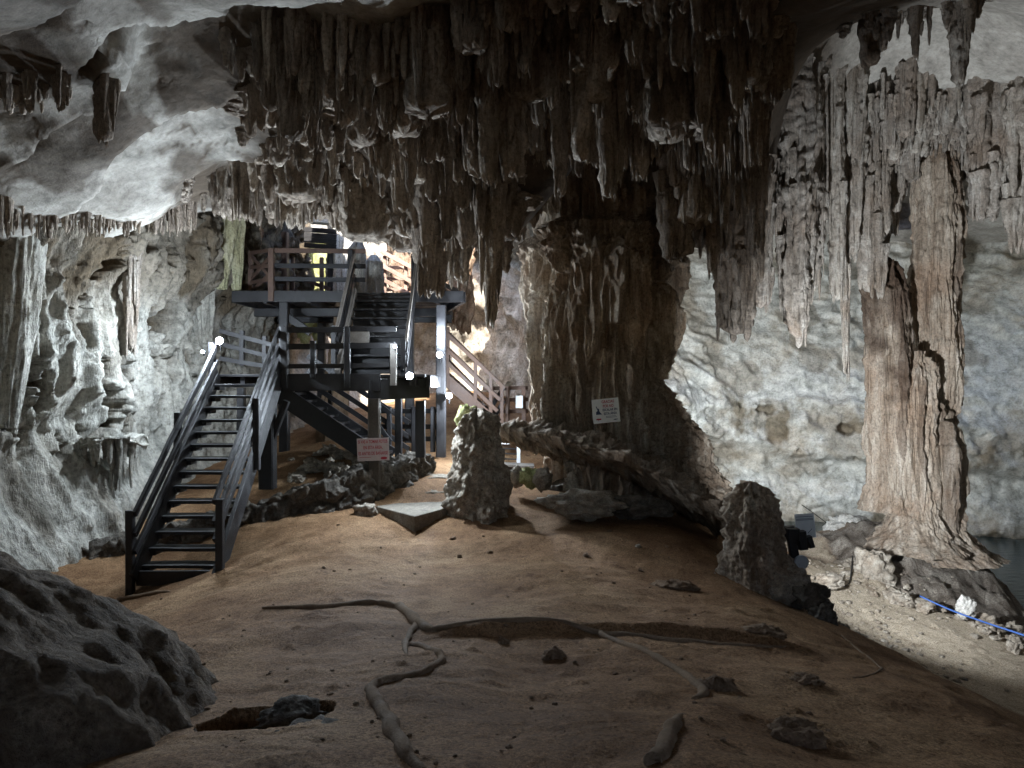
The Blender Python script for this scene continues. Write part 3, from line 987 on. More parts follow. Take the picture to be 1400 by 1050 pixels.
for s in DRIPS:
    s['area'] = (2 * s['r']) * min(s['L'], 2.2) / s['d'] ** 2
order = sorted(range(len(DRIPS)), key=lambda i: (DRIPS[i]['label'] is None, -DRIPS[i]['area']))
NIND = 300
ind = [DRIPS[i] for i in order[:NIND]]
rest = [DRIPS[i] for i in order[NIND:]]


def place_words(s):
    px, py, reg = s['px'], s['py'], s['region']
    if reg == 'left':
        return 'under left ceiling' if px < 110 else 'atop pale left wall'
    if reg == 'right':
        if py < 130:
            return 'at top right edge'
        return ('beside massive dark stalactite' if px < 1110 else 'left of right pillar' if px < 1200 else 'above right pillar' if px < 1320 else 'right of right pillar')
    names = [(330, 'at curtain left end'), (400, 'above left upper railing'), (470, 'above upper platform'), (540, 'above upper stairs'),
             (600, 'above sunlit fence'), (660, 'above red brown stairs'), (720, 'left of central column'), (790, 'above column left side'),
             (860, 'above white column sign'), (930, 'above column right side'), (2000, 'right of central column')]
    return next(n for lim, n in names if px < lim)


def tier_words(s):
    a = s['py']
    return 'high' if a < 110 else 'upper' if a < 180 else 'middle' if a < 250 else 'low' if a < 330 else 'lowest'


def look_words(s):
    w = s['r'] * 2
    return ('thick' if w > .5 else 'slim' if w > .32 else 'thin') + ' ' + ('brown' if s['style'] == 'brown' else 'grey') + ' ' + ('blunt' if s['blunt'] else 'pointed')


bins = {}
for s in ind:
    if s['label'] is None:
        key = f"{look_words(s)} {tier_words(s)} row stalactite {place_words(s)}"
        bins.setdefault(key, []).append(s)
ORD = ['leftmost', 'second from left', 'third from left', 'fourth from left', 'fifth from left', 'sixth from left', 'seventh from left', 'eighth from left', 'ninth from left', 'tenth from left']
for key, L in bins.items():
    L.sort(key=lambda s: s['px'])
    for j, s in enumerate(L):
        s['label'] = key if len(L) == 1 else (f"{'left' if j == 0 else 'right'} one of two: {key}" if len(L) == 2 else f"{ORD[min(j, 9)]}, {key}")
GROUP = {'dark': 'brown stalactites of the dark curtain', 'right': 'grey stalactites on the right', 'left': 'stalactites along the left ceiling and wall'}
def cluster(s, nth, dz, up, nsat, **kw):
    v, q, tm = drip(s['L'], s['r'] * .88, s['tip'], random.random() * 40, nth=nth, dz=dz, up=up, **kw)
    VV, QQ, TT, off = [v], [q], [tm], len(v)
    for j in range(nsat):
        a = jitter(0, 6.283)
        f0 = random.random() ** 1.2 * .8                      # where its head sits, as a share of the length
        f1 = min(1.04, f0 + jitter(.12, .7))
        rs0 = s['r'] * jitter(.1, .38)
        off_r = s['r'] * (1 - f0 * (1 - s['tip'])) * jitter(.5, 1.0)
        v, q, tm = drip(s['L'] * (f1 - f0), rs0, jitter(.15, .55), random.random() * 40, nth=max(8, nth // 2), dz=dz * 1.1, up=min(.25, s['L'] * f0 + .1), bend=.03, flute=.3, lump=.3, blunt=random.random() < .3)
        v = v + np.array([math.cos(a) * off_r, math.sin(a) * off_r, -s['L'] * f0])
        VV.append(v); QQ.append(q + off); TT.append(tm); off += len(v)
    return np.concatenate(VV), np.concatenate(QQ), np.concatenate(TT)


for i, s in enumerate(ind):
    v, q, tipm = cluster(s, nsat=int(min(22, 6 + s['L'] * 6 + s['r'] * 16)), nth=40 if s['r'] > .17 else 24, dz=.04, up=.45, ell=jitter(.75, 1.25), blunt=s['blunt'], flute=jitter(.2, .34), lump=jitter(.12, .26))
    tint = np.clip(tipm * random.choice([0, 0, .5, 1.2]) + random.choice([0, 0, 0, .25, .5]), 0, 1)
    o = mesh_np('stalactite', v, q, M[s['style']], attrs={'tint': tint})
    o.location = (s['x'], s['y'], s['z'])
    tag(o, s['label'], 'stalactite', GROUP[s['region']])
VS, QS, TS, MS, off = [], [], [], [], 0
PROTO = []
for k in range(48):
    PROTO.append(cluster(dict(L=1.0, r=.13 if k % 2 else .2, tip=jitter(.2, .5)), nsat=3 if k % 3 else 1, nth=11, dz=.05, up=.3, ell=jitter(.8, 1.2), blunt=k % 2 == 0, flute=.28, lump=.26) + (.13 if k % 2 else .2,))
for s in rest:
    v, q, tipm, pr = PROTO[random.randrange(48)]
    a = jitter(0, 6.283)
    k = s['r'] / pr
    vx = (v[:, 0] * math.cos(a) - v[:, 1] * math.sin(a)) * k + s['x']
    vy = (v[:, 0] * math.sin(a) + v[:, 1] * math.cos(a)) * k + s['y']
    VS.append(np.stack([vx, vy, v[:, 2] * s['L'] + s['z']], -1))
    QS.append(q + off)
    off += len(v)
    TS.append(np.clip(tipm * random.choice([0, .5, 1.3]) + random.choice([0, 0, .3, .7]), 0, 1))
    MS.append(np.full(len(q), 0 if s['style'] == 'brown' else 1, np.int32))
o = mesh_np('small_stalactites', np.concatenate(VS), np.concatenate(QS), M['brown'], attrs={'tint': np.concatenate(TS)})
o.data.materials.append(M['grey'])
o.data.polygons.foreach_set('material_index', np.concatenate(MS))
tag(o, 'countless small drips filling the gaps between the large stalactites', 'stalactites', kind='stuff')


# ------------------------------------------------------------------ fused columns
def bundle(name, axis, zs, prof, subs, mat, seed=1, nth=420, rough=.05, tintf=None, parent=None, flute=.05, ell=(1, 1), soft=5, smo=.03):
    """radial surface: base profile with vertical sub-columns fused on it.
    axis(z)->(x,y); prof(th,z)->radius; subs: (theta, R, r, ztop, zbot)"""
    th = np.linspace(0, 2 * np.pi, nth, endpoint=False)
    TH, ZZ = np.meshgrid(th, zs, indexing='ij')
    r = prof(TH, ZZ)
    base = r.copy()
    lead = np.zeros_like(r)
    for (t0, R0, r0, zt, zb) in subs:
        dth = (TH - t0 + np.pi) % (2 * np.pi) - np.pi
        a = np.sin(dth) * R0
        tt = np.clip((ZZ - zb) / max(.01, zt - zb), 0, 1)
        wob = .5 * r0 * np.sin(ZZ * (1.1 + (t0 * 3.1) % 1) + t0 * 9)
        a = a + wob
        rr = r0 * np.sqrt(np.clip(tt * 4, 0, 1)) * (.55 + .45 * tt) * np.sqrt(np.clip((1 - tt) * soft, 0, 1))
        val = np.where(np.abs(dth) < 1.4, R0 * np.cos(dth) + np.sqrt(np.clip(rr * rr - a * a, 0, None)) * 1.1, 0)
        val = val - np.clip(np.abs(a) - rr, 0, None) * 1.2 - np.where(rr < .01, .2, 0)
        lead = np.where(val > r, np.maximum(lead, .25 + .75 * ((t0 * 7.77) % 1)), lead)
        r = .5 * (r + val + np.sqrt((r - val) ** 2 + smo * smo)) - smo * .1
    ax = np.array([axis(z) for z in zs])
    c, s = np.cos(TH), np.sin(TH)
    q = np.stack([c * base + ax[None, :, 0], s * base + ax[None, :, 1], ZZ], -1)
    st = q * np.array([1, 1, .07])
    r = r + flute * 1.6 * fbm(st * 5 + seed, 3) + flute * .9 * (ridged(st * 9 + seed, 2) - .8) + rough * fbm(q * 3.2 + seed, 4) + rough * .4 * fbm(q * 11 + seed, 3)
    V = np.stack([c * r * ell[0] + ax[None, :, 0], s * r * ell[1] + ax[None, :, 1], ZZ + 0 * r], -1)
    tint = tintf(q, TH, ZZ, lead) if tintf else 0 * r
    return mesh_np(name, V, grid_quads(nth, len(zs), wrap=True)[:, ::-1], mat, attrs={'tint': tint}, parent=parent)


# central column
CX, CY = P(828, 500, 13.6).x, 13.9
col_root = empty('limestone_column', (CX, CY, .6))
tag(col_root, 'massive brown fluted limestone column in the middle carrying the white sign', 'column')


def col_axis(z):
    return (CX - .02 + .25 * max(0, 2.2 - z) * .35, CY)


def col_prof(TH, Z):
    # wide brow near the top, waist, bulging right foot (theta 0 = right, -pi/2 = towards the viewer)
    zt = Z
    base = 1.22 + .32 * sstep(4.9, 5.7, zt) - .85 * sstep(5.6, 5.85, zt) * (np.cos(TH + np.pi / 2) > -.2)
    right = np.clip(np.cos(TH + .35), 0, 1)
    base = base + right * (.95 * sstep(3.0, 1.4, zt) + .5 * sstep(1.4, .3, zt) - .1)
    front = np.clip(np.cos(TH + np.pi / 2 + .25), 0, 1) ** .6
    base = base - front * .75 * sstep(1.75, 1.3, zt)
    q = np.stack([np.cos(TH) * 1.3, np.sin(TH) * 1.3, Z * .5], -1)
    return base + .22 * fbm(q * 1.1 + 6, 3)


subs = []
rs = np.random.default_rng(5)
for i in range(46):
    t0 = rs.uniform(-np.pi, np.pi * .15)
    tier = rs.integers(0, 3)
    if tier == 0:
        zt, zb, R0, r0 = rs.uniform(5.3, 5.75), rs.uniform(3.6, 4.9), rs.uniform(1.35, 1.6), rs.uniform(.1, .22)
    elif tier == 1:
        zt, zb, R0, r0 = rs.uniform(4.4, 5.4), rs.uniform(1.9, 3.2), rs.uniform(1.15, 1.45), rs.uniform(.1, .24)
    else:
        zt, zb, R0, r0 = rs.uniform(2.8, 4.4), rs.uniform(1.2, 1.9), rs.uniform(1.15, 1.35), rs.uniform(.07, .2)
    if t0 > -.5 and zb < 3:
        continue
    subs.append((t0, R0, r0, zt, zb))
for (px, zt, zb, r0) in [(728, 5.2, 1.7, .2), (745, 4.4, 1.6, .16), (712, 5.1, 3.4, .15), (930, 5.3, 3.2, .18), (780, 4.8, 1.5, .12), (815, 3.4, 1.3, .1), (848, 3.2, 1.2, .12), (870, 4.9, 3.0, .16)]:
    dx = (px - 828) / F * 12.8
    R0 = 1.35
    t0 = -np.arccos(np.clip(dx / R0, -1, 1))
    subs.append((t0, R0, r0, zt, zb))
bundle('shaft', col_axis, np.arange(-.4, 7.4, .02), col_prof, subs, M['column'], seed=4, nth=620, rough=.028, flute=.1, parent=None,
       tintf=lambda q, TH, Z, lead: np.clip(np.where(lead > .8, .75, 0) * sstep(-.3, .3, fbm(q * 2, 3)) + .25 * sstep(-1.6, -2.6, TH) * sstep(1.4, 2.5, Z), 0, 1))
sh = bpy.context.scene.objects['shaft']
sh.parent = col_root
sh.matrix_parent_inverse = Matrix.Translation(-Vector(col_root.location))


def sweep_rock(name, path, wid, thick, mat, parent=None, seed=1, nu=220, nv=64, amp=.08, tint=0.0):
    """a rough ledge along a path of points: cross-section reaches `wid` back (+y) and `thick` down"""
    path = np.array([tuple(p) for p in path])
    s = np.linspace(0, len(path) - 1, nu)
    i = np.clip(s.astype(int), 0, len(path) - 2)
    f = (s - i)[:, None]
    f = f * f * (3 - 2 * f)
    C = path[i] * (1 - f) + path[i + 1] * f
    W = np.interp(s, np.arange(len(path)), wid)
    T = np.interp(s, np.arange(len(path)), thick)
    a = np.linspace(0, 2 * np.pi, nv, endpoint=False)
    A = a[None].repeat(nu, 0)
    e = np.sin(np.pi * np.linspace(0, 1, nu)) ** .25
    X = C[:, :1] + 0 * A
    Y = C[:, 1:2] + (1 - np.cos(A)) * .5 * (W * e)[:, None]
    hump = np.sin(A)
    Zz = C[:, 2:3] + np.where(hump > 0, hump * .35, hump * (.6 + .5 * (1 - np.cos(A)) * .5)) * (T * e)[:, None]
    q = np.stack([X, Y, Zz], -1)
    ncen = np.stack([0 * A, -np.cos(A), np.sin(A)], -1)
    dsp = amp * (1.4 * fbm(q * 1.6 + seed, 4) + 1.1 * (ridged(q * np.array([2.4, 2.4, 1.2]) + seed, 3) - .9)) + amp * .35 * fbm(q * 8 + seed, 3)
    V = q + ncen * dsp[..., None] + np.stack([dsp * .6, 0 * dsp, 0 * dsp], -1)
    o = mesh_np(name, V, grid_quads(nu, nv)[:, ::-1], mat, attrs={'tint': np.full(nu * nv, tint)})
    # close the seam
    me = o.data
    bm = bmesh.new()
    bm.from_mesh(me)
    bm.verts.ensure_lookup_table()
    for k in range(nu - 1):
        vs = [bm.verts[k * nv + nv - 1], bm.verts[k * nv], bm.verts[(k + 1) * nv], bm.verts[(k + 1) * nv + nv - 1]]
        try:
            fc = bm.faces.new(vs)
            fc.smooth = True
        except ValueError:
            pass
    bm.to_mesh(me)
    bm.free()
    if parent:
        o.parent = parent
        o.matrix_parent_inverse = Matrix.Translation(-Vector(parent.location))
    return o


led = sweep_rock('ledge', [P(682, 585, 12.9), P(735, 592, 12.3), P(800, 610, 11.8), P(870, 630, 11.4), P(930, 662, 11.1), P(985, 695, 10.9), P(1022, 740, 10.7)],
                 [1.3, 1.9, 2.3, 2.6, 2.7, 2.4, 1.6], [.5, .5, .48, .5, .55, .58, .5], M['column'], col_root, seed=9, amp=.12)
led['label'] = 'sloping rock ledge jutting out over a dark hollow at the column foot'

# right pillar, two fused shafts on one foot
PX, PY = P(1262, 500, 16).x, 16.3
pil = empty('limestone_pillar', (PX, PY, -.4))
tag(pil, 'tall tan fluted limestone pillar standing on a rock mound beside the pool', 'pillar')
rs = np.random.default_rng(8)


def mk_pillar(name, x, y, z0, z1, r0, r1, n, seed, lean=0.0, foot=0.0, dark=0.0, hang_foot=False):
    sb = []
    for i in range(n):
        t0 = rs.uniform(-np.pi, 0.2)
        h = z1 - z0
        sb.append((t0, r0 * rs.uniform(.82, 1.0), r0 * rs.uniform(.14, .34), z0 + h * rs.uniform(.5, .99), z0 + h * rs.uniform(0, .3)))

    def prof(TH, Z):
        t = (Z - z0) / (z1 - z0)
        q = np.stack([np.cos(TH), np.sin(TH), Z * .4], -1)
        b = r0 + (r1 - r0) * t + foot * np.exp(-np.clip(t, 0, 1) * 9)
        b = b * np.where(t > .86, np.sqrt(np.clip((1.0 - t + .05 * fbm(q * 3 + seed, 2)) / .14, 0.004, 1)), 1)
        if hang_foot:
            b = b * (.35 + .65 * sstep(0, .12, t))
        return b * (1 + .26 * fbm(q * 1.2 + seed, 3))
    o = bundle(name, lambda z: (x + lean * (z - z0) + .06 * math.sin(z * 1.7 + seed), y), np.arange(z0, z1, .03), prof, sb, M['pillar'], seed=seed, nth=360, rough=.045, flute=.05, soft=2.5, smo=.07,
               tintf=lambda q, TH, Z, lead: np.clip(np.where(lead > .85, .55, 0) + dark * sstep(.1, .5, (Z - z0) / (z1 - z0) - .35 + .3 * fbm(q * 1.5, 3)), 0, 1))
    o.parent = pil
    o.matrix_parent_inverse = Matrix.Translation(-Vector(pil.location))
    return o


mk_pillar('shaft', P(1297, 500, 16).x, 16.5, P(0, 605, 16).z, P(0, 130, 16).z, .52, .6, 16, 3.0, hang_foot=True)
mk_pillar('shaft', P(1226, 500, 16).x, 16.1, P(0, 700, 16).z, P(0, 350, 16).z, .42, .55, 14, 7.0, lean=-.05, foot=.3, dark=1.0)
mk_pillar('shaft', P(1283, 640, 16).x, 16.0, P(0, 760, 16).z, P(0, 545, 16).z, .5, .12, 9, 12.0, lean=-.04, foot=.8)
mk_pillar('shaft', P(1248, 640, 16).x, 15.9, P(0, 745, 16).z, P(0, 480, 16).z, .36, .3, 8, 15.0, foot=.95)
mk_pillar('shaft', P(1325, 300, 16).x, 16.8, P(0, 358, 16).z, P(0, 250, 16).z, .3, .3, 5, 18.0, hang_foot=True)


# ------------------------------------------------------------------ rocks
def blob(name, c, rad, seed, mat, res=40, amp=.22, parent=None, flat=.35, fine=.05, tint=0.0, freq=1.6, box=.0, rot=0.0):
    th = np.linspace(0, 2 * np.pi, res, endpoint=False)
    ph = np.linspace(0, np.pi, res // 2 + 2)
    TH, PH = np.meshgrid(th, ph, indexing='ij')
    n = np.stack([np.sin(PH) * np.cos(TH), np.sin(PH) * np.sin(TH), np.cos(PH)], -1)
    if box:
        m = np.abs(n).max(-1, keepdims=True)
        n2 = n / m * .8
        n_ = n * (1 - box) + n2 * box
    else:
        n_ = n
    d = 1 + amp * (1.5 * fbm(n * freq + seed, 4) + .6 * (ridged(n * freq * .9 + seed * 2, 3) - .9)) + fine * fbm(n * freq * 6 + seed, 3)
    V = n_ * d[..., None] * np.array(rad)
    cr_, sr = math.cos(rot), math.sin(rot)
    V = np.stack([V[..., 0] * cr_ - V[..., 1] * sr, V[..., 0] * sr + V[..., 1] * cr_, V[..., 2]], -1)
    o = mesh_np(name, V, grid_quads(res, res // 2 + 2, wrap=True)[:, ::-1], mat, attrs={'tint': np.full(V.shape[0] * V.shape[1], tint)})
    o.location = Vector(c)
    return o


o = blob('boulder', (-4.55, 3.75, -.5), (3.3, 2.5, 2.5), 2.2, M['boulder'], res=380, amp=.035, fine=.022, freq=1.9)
tag(o, 'huge dark boulder with speckled crust filling the lower left corner', 'boulder')

# stump shaped stalagmites
def stalagmite(name, px, ybase, d, h_px, w0, w1, seed, mat, label, lean=0.0, n=9, cut=True, rough=.06, tintf=None):
    b = P(px, ybase, d)
    h = h_px / F * d
    r0, r1 = w0 / F * d / 2, w1 / F * d / 2
    rr = np.random.default_rng(int(seed * 10))
    sb = [(rr.uniform(-np.pi, np.pi), r1 * rr.uniform(.8, 1.05), r1 * rr.uniform(.2, .4), b.z + h * rr.uniform(.5, .95), b.z - .2) for i in range(n)]

    def prof(TH, Z):
        t = np.clip((Z - b.z) / h, -.2, 1)
        q = np.stack([np.cos(TH), np.sin(TH), Z * 1.2], -1)
        e = 1 + .3 * fbm(q * 1.4 + seed, 3)
        cap = np.sqrt(np.clip((1.0 - t + .12 * fbm(q * 2 + seed, 2)) / .16, .0005, 1))
        return (r1 + (r0 - r1) * np.clip(1 - t, 0, 1) ** 1.6) * e * cap
    zs = np.arange(b.z - .3, b.z + h + .001, h / 110)
    o = bundle(name, lambda z: (b.x + lean * (z - b.z), b.y), zs, prof, sb, mat, seed=seed, nth=200, rough=rough, flute=.03, tintf=tintf)
    tag(o, label, 'stalagmite')
    return o


stalagmite('stalagmite', 1035, 800, 9.6, 142, 118, 58, 3.3, M['column'], 'dark brown tapering stalagmite stump beside the black lamp post', lean=-.05, n=14, rough=.1, tintf=lambda q, TH, Z, lead: .35 * sstep(.6, 1.3, Z) + 0 * TH)
stalagmite('stalagmite', 655, 692, 11.9, 134, 92, 56, 5.1, M['stone'], 'short lumpy grey stalagmite with greenish top beside the concrete slab', lean=-.02, n=10, rough=.09)
o = blob('mossy_rock', P(640, 573, 12.1), (.2, .2, .24), 4.4, M['mossy'], res=40)
tag(o, 'greenish yellow mossy rock on top of the short grey stalagmite', 'rock')
o = blob('rock', P(668, 577, 11.75), (.16, .15, .13), 8.4, M['stone'], res=36)
tag(o, 'small knobbly stone on the right top of the short grey stalagmite', 'rock')
o = blob('mossy_rock', P(725, 653, 12.7), (.2, .16, .17), 1.4, M['mossy'], res=36)
tag(o, 'yellow green mossy stone in the hollow left of the column foot', 'rock')
o = blob('rock', P(707, 652, 12.8), (.14, .13, .18), 2.7, M['stone'], res=36)
tag(o, 'upright tan stone left of the yellow green mossy one', 'rock')
o = blob('rock', P(742, 655, 12.5), (.16, .13, .2), 6.7, M['stone'], res=36)
tag(o, 'upright tan stone right of the yellow green mossy one', 'rock')
o = blob('rock', P(800, 690, 11.3), (.62, .4, .2), 3.9, M['stone'], res=80, amp=.3)
tag(o, 'low pale flat rock lying in front of the hollow under the ledge', 'rock')
o = blob('rock', P(870, 693, 11.4), (.5, .35, .17), 5.9, M['darkstone'], res=70, amp=.3)
tag(o, 'low dark rock right of the pale flat one under the ledge', 'rock')
o = blob('rock', P(782, 662, 11.7), (.12, .1, .16), 12.9, M['stone'], res=40, amp=.3)
tag(o, 'little pointed stone at the mouth of the hollow under the ledge', 'rock')
o = blob('rock', P(735, 700, 13.6), (.9, .6, .55), 4.9, M['darkstone'], res=70, amp=.25)
tag(o, 'dark rock lump at the left back of the hollow under the ledge', 'rock')

# concrete slab, stepping stones
s0 = [P(514, 693, 11.9), P(575, 706, 11.1), P(633, 690, 12.0), P(570, 680, 12.7)]
zt = P(567, 706, 11.1).z + .02
s0 = [P(px_, py_, (CZ - zt) * F / (py_ - 525)) for px_, py_ in ((513, 692), (567, 706), (634, 688), (582, 682))]
mb = MB()
mb.poly([Vector((p.x, p.y, zt)) for p in s0], (0, 0, -.45), (0, 0, 0))
o = mb.build('concrete_slab', M['concrete'])
bv = o.modifiers.new('b', 'BEVEL'); bv.width = .015; bv.segments = 2
tag(o, 'flat grey concrete slab at the foot of the sign post', 'slab')
for (px, py, d, rx, ry, rz, lab) in [(588, 672, 12.9, .4, .3, .14, 'wide flat stepping stone just behind the concrete slab'), (606, 652, 13.6, .5, .3, .14, 'upper flat stepping stone behind the wide one'),
                                     (560, 678, 12.8, .2, .15, .1, 'small round stone at the left of the stepping stones')]:
    o = blob('stepping_stone', P(px, py + 6, d), (rx, ry, rz), px * .37, M['stone'], res=60, amp=.12, box=.6)
    tag(o, lab, 'stone', 'flat stones behind the slab')
o = blob('rock', P(500, 700, 11.7), (.2, .17, .13), 9.2, M['stone'], res=44, box=.4)
tag(o, 'knobbly stone between the sign post and the concrete slab', 'rock')

# grit and crumbs of earth: nobody could count them
def grit(name, label, n, pick, mat, smin, smax, seed):
    rg_ = np.random.default_rng(seed)
    ps = []
    for k in range(10):
        t = blob('tmp', (0, 0, 0), (1, .85, .6), seed + k * 2.1, mat, res=12, amp=.4, box=.4)
        co = np.empty(len(t.data.vertices) * 3, np.float32)
        t.data.vertices.foreach_get('co', co)
        ps.append((co.reshape(-1, 3), grid_quads(12, 8, wrap=True)[:, ::-1]))
        bpy.data.objects.remove(t)
    xy = np.array([pick(rg_) for i in range(n)])
    zz = ground_z(xy[:, 0], xy[:, 1])
    VS, QS, off = [], [], 0
    for i in range(n):
        v, q = ps[i % 10]
        sz = smin * (smax / smin) ** (rg_.random() ** 3)
        a = rg_.uniform(0, 6.28)
        VS.append(np.stack([(v[:, 0] * math.cos(a) - v[:, 1] * math.sin(a)) * sz + xy[i, 0], (v[:, 0] * math.sin(a) + v[:, 1] * math.cos(a)) * sz + xy[i, 1], v[:, 2] * sz + zz[i] + sz * .15], -1))
        QS.append(q + off)
        off += len(v)
    o = mesh_np(name, np.concatenate(VS), np.concatenate(QS), mat, attrs={'tint': np.zeros(off)})
    tag(o, label, 'gravel', kind='stuff')


def pick_floor(r):
    y = 3.2 * (12.0 / 3.2) ** r.random()
    return (r.uniform(-.5, .45) * y, y)


def pick_sand(r):
    y = r.uniform(9.5, 15)
    x = .47 * y + r.normal() * .9
    return (x, y)


grit('floor_grit', 'fine grit and crumbs of earth strewn over the cave floor', 800, pick_floor, M['clod'], .003, .022, 4)
grit('path_grit', 'small pale chips of stone strewn over the sandy path', 900, pick_sand, M['stone'], .012, .07, 5)

# low dark retaining wall behind the stair foot
def retaining():
    pts = [P(60, 795, 11.2), P(120, 775, 11.2), P(240, 755, 11.4), P(335, 738, 11.5), P(420, 712, 11.8), P(500, 688, 12.2), P(555, 665, 13.0), P(590, 648, 13.8)]
    top = [742, 752, 722, 694, 672, 648, 628, 628]
    n = 330
    s = np.linspace(0, len(pts) - 1, n)
    A = np.array([tuple(p) for p in pts])
    X = np.interp(s, range(len(pts)), A[:, 0]); Y = np.interp(s, range(len(pts)), A[:, 1]); Z0 = np.interp(s, range(len(pts)), A[:, 2])
    Zt = np.interp(s, range(len(pts)), [P(0, t, p.y).z for t, p in zip(top, pts)])
    prof = [(0, -.4), (0, .0), (.0, .15), (.01, .3), (.01, .45), (.02, .6), (.02, .75), (.03, .88), (.06, .97), (.14, 1.0), (.28, 1.0), (.42, .98), (.5, .9), (.52, .5), (.52, -.4)]
    from itertools import chain
    pr = np.array(prof)
    k = np.linspace(0, len(pr) - 1, 70)
    pu, pv = np.interp(k, range(len(pr)), pr[:, 0]), np.interp(k, range(len(pr)), pr[:, 1])
    t = np.gradient(np.stack([X, Y], -1), axis=0); t /= np.linalg.norm(t, axis=1)[:, None]
    nx, ny = -t[:, 1], t[:, 0]
    XX = X[:, None] + nx[:, None] * pu[None]; YY = Y[:, None] + ny[:, None] * pu[None]
    ZZ = Z0[:, None] + (Zt - Z0)[:, None] * pv[None]
    q = np.stack([XX, YY, ZZ], -1)
    w1, w2 = worley(q * 2.3)
    d = .13 * fbm(q * 1.3, 4) + .09 * np.clip(w2 - w1, 0, .2) / .2 + .07 * fbm(q * 6, 4)
    XX = XX - nx[:, None] * d * (pu[None] < .1) ; YY = YY - ny[:, None] * d * (pu[None] < .1); ZZ = ZZ + (pv[None] > .9) * d * .9
    o = mesh_np('stone_wall', np.stack([XX, YY, ZZ], -1), grid_quads(n, 70)[:, ::-1], M['darkstone'])
    tag(o, 'low dark stone retaining wall running behind the foot of the lower staircase', 'wall')


retaining()


# rubble: counted stones
def stones(spots, mat, group, words, sizes, seed, res=34, cat='stone'):
    protos = []
    for k in range(7):
        th = blob('stone', (0, 0, 0), (1, .8, .62), seed + k * 3.3, mat, res=res, amp=.34, box=.6, fine=.1)
        protos.append(th)
    used = [False] * 7
    for i, (x, y, sz, lab) in enumerate(spots):
        k = i % 7
        if not used[k]:
            o = protos[k]
            used[k] = True
        else:
            o = protos[k].copy()
            COL.objects.link(o)
        o.location = (x, y, gz(x, y) + sz * .3)
        s = sz
        o.scale = (s * jitter(.8, 1.25), s * jitter(.8, 1.2), s * jitter(.7, 1.1))
        o.rotation_euler = (jitter(-.4, .4), jitter(-.4, .4), jitter(0, 6.28))
        tag(o, lab, cat, group)
    for k in range(7):
        if not used[k]:
            bpy.data.objects.remove(protos[k])


def on_ground(px, py, dmin=3, dmax=26):
    """first ground point along the view ray"""
    for d in np.arange(dmin, dmax, .06):
        p = P(px, py, d)
        if p.z < float(GT(p.x, p.y)):
            return p
    return P(px, py, dmax)


def size_word(sz):
    return 'big' if sz > .2 else 'medium' if sz > .12 else 'small' if sz > .07 else 'tiny'


def rank_labels(L, fmt):
    L = sorted(L, key=lambda a: a[0])
    b = {}
    for a in L:
        b.setdefault(fmt(a), []).append(a)
    out = []
    for k, v in b.items():
        for j, a in enumerate(v):
            out.append((a[2], a[3], a[4], k if len(v) == 1 else f"{ORD[min(j, 9)]}, {k}"))
    return out


def rubble(area, n, smin, smax, mat, group, what, seed, place, dmin=3):
    L = []
    for i in range(n):
        px, py = area()
        p = on_ground(px, py, dmin)
        sz = smin * (smax / smin) ** (random.random() ** 1.6)
        L.append((px, py, p.x, p.y, sz))
    stones(rank_labels(L, lambda a: f"{size_word(a[4])} {what} {place(a)}"), mat, group, None, None, seed)


rubble(lambda: (jitter(395, 555), jitter(618, 660)), 46, .08, .26, M['stone'], 'stones of the rubble bed below the landing', 'grey rubble stone', 3.1,
       lambda a: ('in back row' if a[1] < 632 else 'in middle row' if a[1] < 646 else 'in front row') + ' of rubble ' + ('left of sign post' if a[0] < 500 else 'right of sign post'), dmin=11)
rubble(lambda: (jitter(1120, 1400) + 0, 0) if False else (lambda x: (x, np.interp(x, [1150, 1270, 1400], [775, 835, 885]) + random.gauss(0, 9)))(jitter(1150, 1400)), 44, .07, .24, M['stone'], 'stones along the edge of the sandy path',
       'pale stone', 9.7, lambda a: 'by sandy path ' + ('near black lamp post' if a[0] < 1210 else 'below right pillar' if a[0] < 1290 else 'under blue rope'), dmin=10.5)
rubble(lambda: (jitter(430, 960), jitter(715, 940)), 22, .015, .05, M['clod'], 'clods scattered on the earth floor', 'brown clod', 5.5,
       lambda a: 'on floor ' + ('near concrete slab' if a[1] < 780 else 'in mid floor' if a[1] < 860 else 'close to viewer') + (' left of middle' if a[0] < 620 else ' in the middle' if a[0] < 800 else ' right of middle'))
